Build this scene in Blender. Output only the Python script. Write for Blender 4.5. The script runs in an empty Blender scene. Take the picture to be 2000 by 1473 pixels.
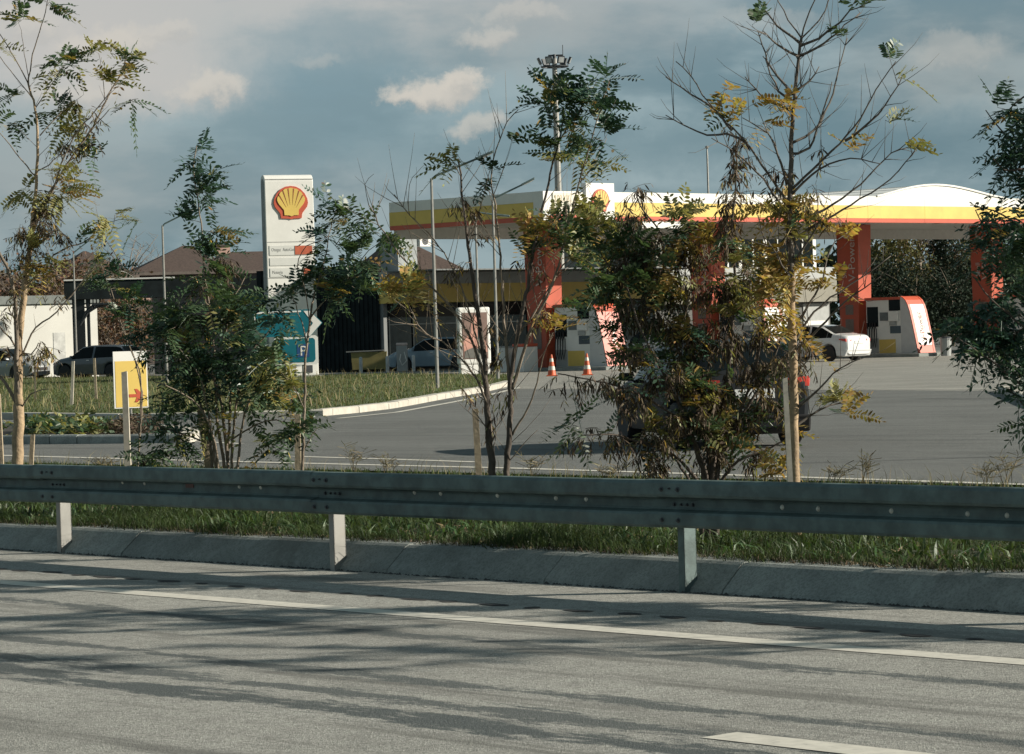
import bpy, math, random
import numpy as np
from mathutils import Vector, Matrix
random.seed(7)
rng = np.random.default_rng(7)
SC = bpy.context.scene
COL = SC.collection
V = Vector

# ------------------------------------------------------------------ camera
F = 6000.0; CH = 1.6
ROLL = math.atan(0.03); PITCH = math.atan(86.5 / F)
FWD = V((0, math.cos(PITCH), -math.sin(PITCH)))
_r0 = V((1, 0, 0)); _u0 = V((0, math.sin(PITCH), math.cos(PITCH)))
RT = math.cos(ROLL) * _r0 - math.sin(ROLL) * _u0
UP = math.sin(ROLL) * _r0 + math.cos(ROLL) * _u0
CAM = V((0, 0, CH))
cd = bpy.data.cameras.new('camera'); cam = bpy.data.objects.new('camera', cd); COL.objects.link(cam)
cd.sensor_width = 36; cd.lens = F / 2000 * 36; cd.clip_start = 0.1; cd.clip_end = 8000
m = Matrix.Identity(4)
for i in range(3):
    m[i][0] = RT[i]; m[i][1] = UP[i]; m[i][2] = -FWD[i]; m[i][3] = CAM[i]
cam.matrix_world = m
SC.camera = cam

def ray(px, py): return FWD * F + RT * (px - 1000) + UP * (736.5 - py)
def P(px, py, d):                       # photo point at depth d (metres along +Y)
    r = ray(px, py); return CAM + r * (d / r.y)
def G(px, py, z=0.0):                   # photo point on the level z
    r = ray(px, py); return CAM + r * ((z - CH) / r.z)

# ------------------------------------------------------------------ world
SUN_EL = math.radians(23.5)
SUN_H = V((0.995, -0.09, 0)).normalized()
SUN_DIR = (SUN_H * math.cos(SUN_EL) + V((0, 0, math.sin(SUN_EL)))).normalized()
W = bpy.data.worlds.new('World'); SC.world = W; W.use_nodes = True
nt = W.node_tree; nt.nodes.clear()
def nd(t, tree=None, **k):
    n = (tree or nt).nodes.new(t)
    for a, b in k.items(): setattr(n, a, b)
    return n
def lk(a, b, tree=None): (tree or nt).links.new(a, b)
def mth(op, a, b=None, c=None, clamp=False, tree=None):
    n = nd('ShaderNodeMath', tree, operation=op, use_clamp=clamp)
    for i, x in enumerate((a, b, c)):
        if x is None: continue
        if isinstance(x, (int, float)): n.inputs[i].default_value = x
        else: lk(x, n.inputs[i], tree)
    return n.outputs[0]
def mixc(f, a, b, tree=None, mode='MIX'):
    n = nd('ShaderNodeMix', tree, data_type='RGBA', blend_type=mode)
    for i, x in ((0, f), (6, a), (7, b)):
        if isinstance(x, (int, float)): n.inputs[i].default_value = x
        elif isinstance(x, tuple): n.inputs[i].default_value = (*x[:3], 1)
        else: lk(x, n.inputs[i], tree)
    return n.outputs[2]
def sstep(x, a, b, tree=None):
    n = nd('ShaderNodeMapRange', tree, interpolation_type='SMOOTHSTEP')
    lk(x, n.inputs[0], tree); n.inputs[1].default_value = a; n.inputs[2].default_value = b
    return n.outputs[0]
tc = nd('ShaderNodeTexCoord')
sep = nd('ShaderNodeSeparateXYZ'); lk(tc.outputs['Generated'], sep.inputs[0])
yy = mth('MAXIMUM', mth('ABSOLUTE', sep.outputs[1]), 0.05)
gx = mth('DIVIDE', sep.outputs[0], yy); gz = mth('DIVIDE', sep.outputs[2], yy)
def noise(vec, scale, detail=6, rough=0.55, tree=None, dist=0.0):
    n = nd('ShaderNodeTexNoise', tree); n.inputs['Scale'].default_value = scale
    n.inputs['Detail'].default_value = detail; n.inputs['Roughness'].default_value = rough
    n.inputs['Distortion'].default_value = dist
    lk(vec, n.inputs['Vector'], tree); return n
cmb = nd('ShaderNodeCombineXYZ'); lk(gx, cmb.inputs[0]); lk(gz, cmb.inputs[1])
warp = noise(cmb.outputs[0], 60, 9, 0.66)
ws = nd('ShaderNodeSeparateColor'); lk(warp.outputs['Color'], ws.inputs[0])
wx = mth('ADD', gx, mth('MULTIPLY_ADD', ws.outputs[0], 0.030, -0.015))
wz = mth('ADD', gz, mth('MULTIPLY_ADD', ws.outputs[1], 0.022, -0.011))
def gdir(px, py):
    r = ray(px, py); return r.x / r.y, r.z / r.y
def blob(px, py, rx, ry, a=1.15, b=0.35):
    cx, cz = gdir(px, py)
    dx = mth('DIVIDE', mth('SUBTRACT', wx, cx), rx / F); dz = mth('DIVIDE', mth('SUBTRACT', wz, cz), ry / F)
    q = mth('SQRT', mth('ADD', mth('POWER', mth('ABSOLUTE', dx), 2.0), mth('POWER', mth('ABSOLUTE', dz), 2.0)))
    return sstep(q, a, b)
mapn = nd('ShaderNodeMapping'); lk(cmb.outputs[0], mapn.inputs[0]); mapn.inputs['Scale'].default_value = (0.55, 1.5, 1)
mapn.inputs['Location'].default_value = (3.1, 1.7, 0)
n1 = noise(mapn.outputs[0], 17, 8, 0.55); n2 = noise(mapn.outputs[0], 55, 6, 0.55)
C_DARK = (0.074, 0.126, 0.153); C_MID = (0.170, 0.226, 0.246); C_BEIGE = (0.315, 0.300, 0.284); C_WHITE = (0.365, 0.338, 0.300)
base = mixc(sstep(mth('MULTIPLY_ADD', n2.outputs['Fac'], 0.35, n1.outputs['Fac']), 0.57, 0.78), C_DARK, C_MID)
# lighter cloud high up and to the left, a darker bank low on the right
gl = mth('ADD', mth('MULTIPLY', gz, 9.0), mth('MULTIPLY', gx, -3.2))
base = mixc(mth('MULTIPLY', sstep(mth('MULTIPLY_ADD', n1.outputs['Fac'], 0.5, gl), 0.45, 1.75), 0.85), base, C_MID)
for (px, py, rx, ry, a, c) in [(500, -10, 1100, 160, .75, C_BEIGE), (60, 60, 420, 200, .8, C_BEIGE), (220, 130, 330, 110, .8, C_BEIGE), (330, 180, 240, 60, .75, C_BEIGE),
                               (60, 350, 430, 190, .55, (0.19, .20, .20)), (600, 380, 600, 100, .35, (0.17, .19, .2)),
                               (1100, 60, 420, 120, .55, (0.19, .2, .2)), (1880, 120, 330, 170, .6, (0.17, .185, .185)),
                               (640, 190, 250, 170, .6, (0.082, .142, .175)), (1300, 275, 900, 80, .6, (0.068, .122, .150)), (1750, 300, 500, 90, .6, (0.066, .118, .148))]:
    brk = mth('MULTIPLY_ADD', sstep(mth('MULTIPLY_ADD', n2.outputs['Fac'], .5, n1.outputs['Fac']), .60, .85), .75, .45, clamp=True)
    base = mixc(mth('MULTIPLY', mth('MULTIPLY', blob(px, py, rx, ry, 1.2, 0.1), a), brk), base, c)
for (px, py, rx, ry, a) in [(850, 178, 92, 36, .95), (900, 162, 50, 28, .9), (785, 190, 52, 18, .75), (950, 72, 62, 24, .55), (930, 247, 56, 24, .6),
                            (420, 172, 66, 30, .75), (205, 85, 100, 34, .75), (385, 190, 55, 18, .5), (330, 60, 70, 22, .45), (60, 45, 90, 30, .5), (1010, 30, 90, 20, .4), (150, 175, 120, 26, .5), (1500, 40, 120, 24, .22), (620, 120, 60, 18, .25), (1880, 95, 110, 34, .3)]:
    cx, cz = gdir(px, py)
    low = sstep(mth('DIVIDE', mth('SUBTRACT', wz, cz), ry / F), 0.2, -1.0)
    base = mixc(mth('MULTIPLY', blob(px, py, rx, ry, 1.30, 0.45), a), base, mixc(mth('MULTIPLY', low, .65), C_WHITE, (.2, .205, .205)))
sky = nd('ShaderNodeTexSky', sky_type='NISHITA', sun_disc=False)
sky.sun_elevation = SUN_EL; sky.sun_rotation = math.atan2(SUN_H.x, SUN_H.y); sky.altitude = 100; sky.dust_density = 1.5
skc = mixc(1.0, sky.outputs[0], (0.1, 0.1, 0.1), mode='MULTIPLY')
fin = mixc(0.93, skc, base)
fin = mixc(mth('MULTIPLY', sstep(sep.outputs[2], 0.14, 0.5), 0.55), fin, (0.014, 0.036, 0.045))
bg = nd('ShaderNodeBackground'); lk(fin, bg.inputs[0]); bg.inputs[1].default_value = 1.0
wo = nd('ShaderNodeOutputWorld'); lk(bg.outputs[0], wo.inputs[0])

# ------------------------------------------------------------------ sun, exposure
sl = bpy.data.lights.new('sun', 'SUN'); sun = bpy.data.objects.new('sun', sl); COL.objects.link(sun)
sl.energy = 4.2; sl.angle = math.radians(0.5); sl.color = (1.0, 0.935, 0.81)
sun.rotation_euler = SUN_DIR.to_track_quat('Z', 'Y').to_euler()
SC.view_settings.view_transform = 'Standard'; SC.view_settings.look = 'None'
SC.view_settings.gamma = 1.0; SC.view_settings.exposure = 0.8
try: SC.view_settings.use_curve_mapping = False
except Exception: pass
SC.cycles.max_bounces = 6; SC.cycles.transparent_max_bounces = 8

# ------------------------------------------------------------------ materials
MATS = {}
def mat(name, col, rough=0.6, metal=0.0, var=0.15, scale=4.0, bump=0.0, bscale=60.0, island=0.0, trans=0.0, spec=0.5, coat=0.0, stain=None, grain=0.0):
    if name in MATS: return MATS[name]
    M = bpy.data.materials.new(name); M.use_nodes = True; t = M.node_tree
    b = t.nodes['Principled BSDF']; out = t.nodes['Material Output']
    b.inputs['Roughness'].default_value = rough; b.inputs['Metallic'].default_value = metal
    b.inputs['Specular IOR Level'].default_value = spec; b.inputs['Coat Weight'].default_value = coat
    c = nd('ShaderNodeTexCoord', t)
    n = noise(c.outputs['Object'], scale, 5, 0.6, t)
    lo = tuple(x * (1 - var) for x in col); hi = tuple(min(1, x * (1 + var)) for x in col)
    cc = mixc(sstep(n.outputs['Fac'], 0.3, 0.7, t), lo, hi, t)
    if stain:
        n3 = noise(c.outputs['Object'], stain[1], 7, 0.65, t)
        cc = mixc(mth('MULTIPLY', sstep(n3.outputs['Fac'], 0.52, 0.75, t), stain[2], tree=t), cc, stain[0], t)
    if grain:
        ng = noise(c.outputs['Object'], 55, 4, .85, t)
        cc = mixc(mth('MULTIPLY', sstep(ng.outputs['Fac'], .47, .58, t), grain, tree=t), cc, tuple(x * .45 for x in col), t)
        ng2 = noise(c.outputs['Object'], 8, 6, .7, t)
        cc = mixc(mth('MULTIPLY', sstep(ng2.outputs['Fac'], .5, .66, t), grain * .8, tree=t), cc, tuple(min(1, x * 1.35) for x in col), t)
    if island:
        g = nd('ShaderNodeNewGeometry', t)
        h = nd('ShaderNodeHueSaturation', t)
        h.inputs['Hue'].default_value = 0.5
        lk(mth('MULTIPLY_ADD', g.outputs['Random Per Island'], 2 * island, 1 - island, tree=t), h.inputs['Value'], t)
        rr = mth('FRACT', mth('MULTIPLY', g.outputs['Random Per Island'], 17.31, tree=t), tree=t)
        lk(mth('MULTIPLY_ADD', rr, 0.06, 0.47, tree=t), h.inputs['Hue'], t)
        lk(cc, h.inputs['Color'], t); cc = h.outputs[0]
    lk(cc, b.inputs['Base Color'], t)
    if bump:
        nb = noise(c.outputs['Object'], bscale, 4, 0.6, t)
        bp = nd('ShaderNodeBump', t); bp.inputs['Strength'].default_value = bump; bp.inputs['Distance'].default_value = 0.02
        lk(nb.outputs['Fac'], bp.inputs['Height'], t); lk(bp.outputs[0], b.inputs['Normal'], t)
    if trans:
        tr = nd('ShaderNodeBsdfTranslucent', t); lk(mixc(1.0, cc, (1.3, 1.25, 0.7), t, 'MULTIPLY'), tr.inputs['Color'], t)
        ms = nd('ShaderNodeMixShader', t); ms.inputs[0].default_value = trans
        lk(b.outputs[0], ms.inputs[1], t); lk(tr.outputs[0], ms.inputs[2], t); lk(ms.outputs[0], out.inputs['Surface'], t)
    MATS[name] = M; return M
def emat(name, col, strength):
    M = bpy.data.materials.new(name); M.use_nodes = True; b = M.node_tree.nodes['Principled BSDF']
    b.inputs['Base Color'].default_value = (*[x * .5 for x in col], 1); b.inputs['Emission Color'].default_value = (*col, 1); b.inputs['Emission Strength'].default_value = strength
    MATS[name] = M; return M

WHITE = mat('white paint', (.68, .67, .63), .45, var=.04, scale=1.5, stain=((.48, .46, .42), 1.2, .18))
YELLOW = mat('yellow paint', (.62, .44, .10), .5, var=.08, scale=.9, stain=((.40, .30, .10), 2.2, .3))
REDP = mat('red paint', (.48, .085, .042), .45, var=.06, scale=1.5)
ORANGE = mat('orange red cladding', (.40, .070, .030), .45, var=.10, scale=1.2)
GREYP = mat('grey paint', (.30, .31, .30), .6, var=.08)
SOFFIT = mat('soffit panel', (.55, .55, .52), .6, var=.05)
GALV = mat('galvanised steel', (.085, .124, .120), .6, metal=.1, var=.28, scale=7, bump=.08, bscale=70, stain=((.06, .06, .055), 2.5, .5))
GALVL = mat('pale galvanised steel', (.27, .265, .245), .5, metal=.25, var=.12, scale=6, stain=((.3, .27, .22), 5, .5))
BOLT = mat('bolt steel', (.06, .065, .07), .5, metal=.5)
BLACK = mat('black rubber', (.015, .015, .016), .7, var=.2)
GLASS = mat('dark glazing', (.006, .009, .010), .12, var=.2, spec=.12)
CHROME = mat('chrome', (.6, .6, .6), .15, metal=1.0, var=.03)
DARKW = mat('dark cladding', (.012, .017, .018), .8, var=.3, scale=2, spec=.15)
ROOFB = mat('brown roof tile', (.075, .05, .04), .85, var=.25, scale=6, bump=.3, bscale=14)
WALLB = mat('brown rendered wall', (.12, .095, .085), .85, var=.15)
SALMON = mat('salmon render', (.55, .36, .29), .8, var=.08)
BEIGE = mat('beige cladding', (.19, .178, .14), .6, var=.06)
TEAL = mat('teal sign sheet', (.0, .115, .15), .4, var=.05)
BLUE = mat('blue sign sheet', (.015, .06, .17), .4, var=.05)
WOOD = mat('weathered stake wood', (.36, .29, .20), .85, var=.25, scale=9, bump=.3, bscale=40)
WOODL = mat('bleached stake wood', (.5, .45, .37), .85, var=.2, scale=9)
CONC = mat('kerb concrete', (.27, .29, .27), .9, grain=.55, island=.2, var=.16, scale=3, bump=.5, bscale=120, stain=((.12, .12, .105), 1.4, .55))
CONCL = mat('pale kerb concrete', (.46, .43, .37), .9, var=.12, scale=3, bump=.3, bscale=60, stain=((.2, .18, .15), 2, .5))
SOIL = mat('dark soil', (.035, .028, .02), .95, var=.35, scale=7, bump=.6, bscale=30)
TURF = mat('turf soil', (.040, .048, .02), .95, var=.4, scale=3, bump=.6, bscale=40)
LAWN = mat('lawn turf', (.075, .092, .03), .95, var=.35, scale=1.5, bump=.6, bscale=30)
MARK = mat('road marking paint', (.56, .53, .46), .75, var=.1, scale=12, stain=((.25, .24, .22), 16, .6))
BLADE = mat('grass blade', (.046, .070, .024), .6, island=.5, trans=.35, var=.3, scale=.9, spec=.3)
STRAW = mat('dry grass stem', (.24, .20, .10), .7, island=.4, trans=.2)
L_GREEN = mat('green leaf', (.066, .110, .055), .42, island=.40, trans=.30, spec=.5)
L_DARK = mat('deep green leaf', (.036, .078, .050), .42, island=.40, trans=.2, spec=.5)
L_OLIVE = mat('yellow green leaf', (.25, .245, .095), .5, island=.35, trans=.32, spec=.4)
L_YEL = mat('autumn yellow leaf', (.37, .265, .085), .55, island=.35, trans=.35, spec=.3)
L_DRY = mat('withered leaf', (.085, .062, .040), .7, island=.6, trans=.12, spec=.3)
LEAFM = [L_GREEN, L_DARK, L_OLIVE, L_YEL, L_DRY]
BARKD = mat('dark bark', (.085, .068, .055), .9, var=.3, scale=12, bump=.4, bscale=50)
BARKL = mat('pale tan bark', (.36, .26, .16), .85, var=.25, scale=10, bump=.4, bscale=50, stain=((.12, .085, .06), 14, .5))
BARKG = mat('grey brown bark', (.20, .16, .12), .85, var=.3, scale=12, bump=.4, bscale=50)

def asphalt(name, col, axis=None, wear=0.5, bands=(), grain=1.0, org=(0, 0)):
    M = bpy.data.materials.new(name); M.use_nodes = True; t = M.node_tree; b = t.nodes['Principled BSDF']
    b.inputs['Roughness'].default_value = .85; b.inputs['Specular IOR Level'].default_value = .25
    c = nd('ShaderNodeTexCoord', t)
    big = noise(c.outputs['Object'], .35, 4, .55, t); fine = noise(c.outputs['Object'], 30, 4, .85, t); grit = noise(c.outputs['Object'], 85, 2, .9, t)
    cc = mixc(sstep(big.outputs['Fac'], .3, .7, t), tuple(x * .86 for x in col), tuple(x * 1.12 for x in col), t)
    cc = mixc(mth('MULTIPLY', sstep(fine.outputs['Fac'], .48, .57, t), .72 * grain, tree=t), cc, tuple(x * .48 for x in col), t)
    cc = mixc(mth('MULTIPLY', sstep(grit.outputs['Fac'], .55, .66, t), .75 * grain, tree=t), cc, tuple(min(1, x * 2.3) for x in col), t)
    mid = noise(c.outputs['Object'], 5.5, 6, .75, t)
    cc = mixc(mth('MULTIPLY', sstep(mid.outputs['Fac'], .46, .62, t), .34 * grain, tree=t), cc, tuple(x * .45 for x in col), t)
    if axis is not None:            # worn bands and bitumen streaks along the lane
        mp = nd('ShaderNodeMapping', t); mp.vector_type = 'TEXTURE'; lk(c.outputs['Object'], mp.inputs[0], t)
        mp.inputs['Rotation'].default_value = (0, 0, axis); mp.inputs['Scale'].default_value = (5.0, .45, 1)
        st = noise(mp.outputs[0], 1.0, 8, .66, t, .25)
        cc = mixc(mth('MULTIPLY', sstep(st.outputs['Fac'], .50, .64, t), wear, tree=t), cc, tuple(x * .40 for x in col), t)
        mp2 = nd('ShaderNodeMapping', t); mp2.vector_type = 'TEXTURE'; lk(c.outputs['Object'], mp2.inputs[0], t)
        mp2.inputs['Rotation'].default_value = (0, 0, axis); mp2.inputs['Scale'].default_value = (1.1, .09, 1)
        s2 = noise(mp2.outputs[0], 1.0, 4, .6, t)
        cc = mixc(mth('MULTIPLY', sstep(s2.outputs['Fac'], .55, .75, t), .25, tree=t), cc, tuple(x * 1.5 for x in col), t)
        mp3 = nd('ShaderNodeMapping', t); mp3.vector_type = 'TEXTURE'; lk(c.outputs['Object'], mp3.inputs[0], t)
        mp3.inputs['Location'].default_value = (*org, 0); mp3.inputs['Rotation'].default_value = (0, 0, axis)
        sp = nd('ShaderNodeSeparateXYZ', t); lk(mp3.outputs[0], sp.inputs[0], t)
        mp4 = nd('ShaderNodeMapping', t); mp4.vector_type = 'TEXTURE'; lk(c.outputs['Object'], mp4.inputs[0], t)
        mp4.inputs['Rotation'].default_value = (0, 0, axis); mp4.inputs['Scale'].default_value = (1.0, .30, 1)
        wn = noise(mp4.outputs[0], 1.3, 10, .80, t)
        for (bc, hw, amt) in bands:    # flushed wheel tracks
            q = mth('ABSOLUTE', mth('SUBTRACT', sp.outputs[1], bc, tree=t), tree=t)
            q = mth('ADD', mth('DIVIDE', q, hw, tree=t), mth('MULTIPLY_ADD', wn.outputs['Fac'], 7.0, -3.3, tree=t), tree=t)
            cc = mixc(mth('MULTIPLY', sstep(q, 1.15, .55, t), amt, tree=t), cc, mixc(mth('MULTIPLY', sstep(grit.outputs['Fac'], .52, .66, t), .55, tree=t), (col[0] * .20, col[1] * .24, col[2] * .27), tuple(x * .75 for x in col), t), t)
    lk(cc, b.inputs['Base Color'], t)
    bp = nd('ShaderNodeBump', t); bp.inputs['Strength'].default_value = .9; bp.inputs['Distance'].default_value = .008
    lk(mth('ADD', fine.outputs['Fac'], grit.outputs['Fac'], tree=t), bp.inputs['Height'], t); lk(bp.outputs[0], b.inputs['Normal'], t)
    MATS[name] = M; return M

# ------------------------------------------------------------------ builders
ORG = {}
def tag(o, label=None, cat=None, group=None, kind=None):
    if label: o['label'] = label
    if cat: o['category'] = cat
    if group: o['group'] = group
    if kind: o['kind'] = kind
    return o
def thing(name, label, cat, loc=(0, 0, 0), group=None):
    o = bpy.data.objects.new(name, None); COL.objects.link(o); o.location = loc; o.empty_display_size = .2
    ORG[o.name] = V(loc); return tag(o, label, cat, group)
class MB:
    def __init__(s): s.v = []; s.f = []; s.mi = []
    def add(s, vs, fs, mi=0):
        n = len(s.v); s.v += [tuple(v) for v in vs]; s.f += [tuple(i + n for i in f) for f in fs]; s.mi += [mi] * len(fs); return s
    def hexa(s, c, mi=0):   # 8 corners: bottom 4 ccw, top 4 ccw
        return s.add(c, [(3, 2, 1, 0), (4, 5, 6, 7), (0, 1, 5, 4), (1, 2, 6, 5), (2, 3, 7, 6), (3, 0, 4, 7)], mi)
    def box(s, o, ax, ay, az, mi=0):   # corner + three edge vectors
        o, ax, ay, az = V(o), V(ax), V(ay), V(az)
        if ax.cross(ay).dot(az) < 0: o = o + ax; ax = -ax
        return s.hexa([o, o + ax, o + ax + ay, o + ay, o + az, o + ax + az, o + ax + ay + az, o + ay + az], mi)
    def cbox(s, c, sx, sy, sz, mi=0):
        c = V(c); return s.box(c - V((sx, sy, sz)) / 2, (sx, 0, 0), (0, sy, 0), (0, 0, sz), mi)
    def prism(s, poly, off, mi=0, cap=True):
        poly = [V(p) for p in poly]; off = V(off); n = len(poly)
        nrm = V((0, 0, 0))
        for i in range(n): nrm += poly[i].cross(poly[(i + 1) % n])
        if nrm.dot(off) < 0: poly = poly[::-1]
        fs = [(i, (i + 1) % n, n + (i + 1) % n, n + i) for i in range(n)]
        if cap: fs += [tuple(range(n - 1, -1, -1)), tuple(range(n, 2 * n))]
        return s.add(poly + [p + off for p in poly], fs, mi)
    def tube(s, pts, rs, n=6, mi=0):
        pts = [V(p) for p in pts]
        if not isinstance(rs, (list, tuple)): rs = [rs] * len(pts)
        vs = []; fs = []; ref = None
        for i, p in enumerate(pts):
            t = (pts[min(i + 1, len(pts) - 1)] - pts[max(i - 1, 0)])
            t = t.normalized() if t.length > 1e-9 else V((0, 0, 1))
            if ref is None: ref = t.orthogonal().normalized()
            a = (ref - t * ref.dot(t))
            a = a.normalized() if a.length > 1e-6 else t.orthogonal().normalized()
            ref = a; b = t.cross(a)
            for k in range(n):
                an = 2 * math.pi * k / n; vs.append(p + (a * math.cos(an) + b * math.sin(an)) * rs[i])
        L = len(pts)
        for i in range(L - 1):
            for k in range(n):
                fs.append((i * n + k, i * n + (k + 1) % n, (i + 1) * n + (k + 1) % n, (i + 1) * n + k))
        fs += [tuple(range(n - 1, -1, -1)), tuple(range((L - 1) * n, L * n))]
        return s.add(vs, fs, mi)
    def lathe(s, o, axis, prof, n=20, mi=0):  # prof: (distance along axis, radius)
        o = V(o); axis = V(axis).normalized(); a = axis.orthogonal().normalized(); b = axis.cross(a)
        vs = []; fs = []
        for (h, r) in prof:
            for k in range(n):
                an = 2 * math.pi * k / n; vs.append(o + axis * h + (a * math.cos(an) + b * math.sin(an)) * max(r, 1e-4))
        for i in range(len(prof) - 1):
            for k in range(n): fs.append((i * n + k, i * n + (k + 1) % n, (i + 1) * n + (k + 1) % n, (i + 1) * n + k))
        fs += [tuple(range(n - 1, -1, -1)), tuple(range((len(prof) - 1) * n, len(prof) * n))]
        return s.add(vs, fs, mi)
    def build(s, name, mats, parent=None, smooth=False, label=None, cat=None, group=None, kind=None, origin=None, bevel=0):
        me = bpy.data.meshes.new(name)
        off = ORG[parent.name] if parent else (V(origin) if origin is not None else V((0, 0, 0)))
        ar = np.array(s.v, dtype=float) - np.array(off)
        me.from_pydata(ar.tolist(), [], s.f)
        if not isinstance(mats, (list, tuple)): mats = [mats]
        for x in mats: me.materials.append(x)
        if len(mats) > 1: me.polygons.foreach_set('material_index', s.mi)
        if smooth: me.polygons.foreach_set('use_smooth', [True] * len(s.f))
        me.update()
        o = bpy.data.objects.new(name, me); COL.objects.link(o)
        if parent: o.parent = parent
        else: o.location = off
        ORG[o.name] = V(off)
        if bevel:
            md = o.modifiers.new('bevel', 'BEVEL'); md.width = bevel; md.segments = 2; md.limit_method = 'ANGLE'
        return tag(o, label, cat, group, kind)
def kids(o): return [x for x in bpy.data.objects if x.parent == o]
def dup(o, parent=None, label=None):
    c = o.copy(); COL.objects.link(c); c.parent = parent
    for ch in kids(o): dup(ch, c)
    if label: c['label'] = label
    return c
def text(name, body, size, o, xd, yd, m_, parent, ext=.004, squeeze=1.0, align='LEFT'):
    cu = bpy.data.curves.new('t', 'FONT'); cu.body = body; cu.size = size; cu.extrude = ext; cu.align_x = align; cu.resolution_u = 3
    ob = bpy.data.objects.new('t', cu); COL.objects.link(ob)
    bpy.context.view_layer.update()
    me = bpy.data.meshes.new_from_object(ob); bpy.data.objects.remove(ob); bpy.data.curves.remove(cu)
    xd = V(xd).normalized(); yd = V(yd).normalized(); zd = xd.cross(yd)
    M = Matrix.Identity(4)
    for i in range(3): M[i][0] = xd[i] * squeeze; M[i][1] = yd[i]; M[i][2] = zd[i]; M[i][3] = V(o)[i] - ORG[parent.name][i]
    me.transform(M); me.materials.clear(); me.materials.append(m_)
    ob = bpy.data.objects.new(name, me); COL.objects.link(ob); ob.parent = parent; ORG[ob.name] = ORG[parent.name]
    return ob

Z = V((0, 0, 1))
# ------------------------------------------------------------------ rail frame (a along the guardrail, b away from the camera)
K0 = G(125, 1080); EA = (G(1335, 1156) - K0).normalized(); EB = V((-EA.y, EA.x, 0))
def K(a, b, z=0.0): return V((K0.x, K0.y, 0)) + EA * a + EB * b + Z * z
RAILANG = math.atan2(EA.y, EA.x)

# ground sheets
MB().add([(-4000, -600, -.05), (4000, -600, -.05), (4000, 6000, -.05), (-4000, 6000, -.05)], [(0, 1, 2, 3)]).build('ground', TURF, kind='structure')
def KB(px, py): return (G(px, py) - K0).dot(EB)
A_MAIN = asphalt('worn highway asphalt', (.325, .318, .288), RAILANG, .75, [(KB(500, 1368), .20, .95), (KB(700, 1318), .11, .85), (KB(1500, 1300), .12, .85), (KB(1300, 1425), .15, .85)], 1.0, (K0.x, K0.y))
A_ST = asphalt('forecourt asphalt', (.155, .157, .148), RAILANG + .15, .4, grain=.7)
A_AP = asphalt('pale apron concrete', (.275, .266, .238), RAILANG + 1.6, .35, grain=.7)
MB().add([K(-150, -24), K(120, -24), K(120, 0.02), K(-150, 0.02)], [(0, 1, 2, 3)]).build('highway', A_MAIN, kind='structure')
MB().add([K(-260, 9.9), K(200, 9.9), K(200, 190), K(-260, 190)], [(0, 1, 2, 3)]).build('station_road', A_ST, kind='structure')
ap = [G(985, 760, .004), G(1500, 761.5, .004), G(2500, 766, .004), G(2700, 672, .004), G(1500, 690, .004), G(560, 716, .004), G(640, 745, .004)]
MB().add(ap, [tuple(range(len(ap)))]).build('forecourt_apron', A_AP, kind='structure')
def smoothline(pts, step=1.0):
    out = []; n = len(pts)
    for i in range(n - 1):
        p0, p1, p2, p3 = pts[max(i - 1, 0)], pts[i], pts[i + 1], pts[min(i + 2, n - 1)]
        L = (p2 - p1).length; k = max(2, int(L / step))
        for j in range(k):
            t = j / k
            out.append(.5 * ((2 * p1) + (p2 - p0) * t + (2 * p0 - 5 * p1 + 4 * p2 - p3) * t * t + (3 * p1 - p0 - 3 * p2 + p3) * t ** 3))
    out.append(pts[-1]); return out
smoothline_ = lambda q: smoothline(q, 1.5)
# painted lines
def strip(pts, w, z, mb):
    for i in range(len(pts) - 1):
        p, q = pts[i], pts[i + 1]; t = (q - p).normalized(); n = V((-t.y, t.x, 0)) * w / 2
        mb.add([p - n + Z * z, q - n + Z * z, q + n + Z * z, p + n + Z * z], [(0, 1, 2, 3)])
mk = MB()
strip([K(x, -1.86) for x in np.arange(-60, 61, 5.0)], .19, .003, mk)
for x0 in (11.6 - 24, 11.6 - 12, 11.68, 11.68 + 12): strip([K(x0, -4.5), K(x0 + 4.5, -4.5)], .2, .003, mk)
mk.build('road_marking', MARK, kind='structure')
mk = MB()
strip([G(x, y) for x, y in [(-400, 877), (35, 891), (373, 900), (700, 908), (1000, 915), (1350, 926), (1600, 934), (2000, 947), (2500, 966)]], .17, .005, mk)
strip([G(x, y) for x, y in [(575, 892), (750, 897), (930, 903)]], .15, .005, mk)
strip([G(x, y) for x, y in [(390, 863), (470, 867)]], .14, .005, mk)
strip([G(x, y) for x, y in [(660, 818), (775, 806), (880, 787), (960, 771), (1015, 757), (1500, 758.5), (2300, 761)]], .16, .009, mk)
mk.build('road_marking', MARK, kind='structure')
# milled rumble dents beside the edge line
mk = MB()
for i in range(80):
    a = -12 + i * .37 + random.uniform(-.05, .05); b = -1.2 + random.uniform(-.03, .03); w = random.uniform(.05, .14); h = random.uniform(.03, .055)
    n = 9; mk.add([K(a + w * math.cos(k * 2 * math.pi / n) * random.uniform(.8, 1.2), b + h * math.sin(k * 2 * math.pi / n) * random.uniform(.7, 1.2), .004) for k in range(n)], [tuple(range(n))])
mk.build('rumble_strip', mat('open asphalt', (.03, .03, .03), .95), kind='structure')

mk = MB()
for pts in ([(980, 866), (1300, 858), (1620, 852), (2050, 847)], [(1010, 775), (1300, 779), (1600, 776), (2000, 782)], [(1560, 905), (1800, 898), (2050, 893)], [(640, 848), (760, 841), (900, 838)], [(1700, 735), (1850, 733), (2020, 738)]):
    q = smoothline_([G(x, y) for x, y in pts]); q = [v + V((random.gauss(0, .02), random.gauss(0, .12), 0)) for v in q]; strip(q, .05, .006, mk)
mk.build('crack_seal', mat('crack seal', (.05, .05, .05), .7), kind='structure')
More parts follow.
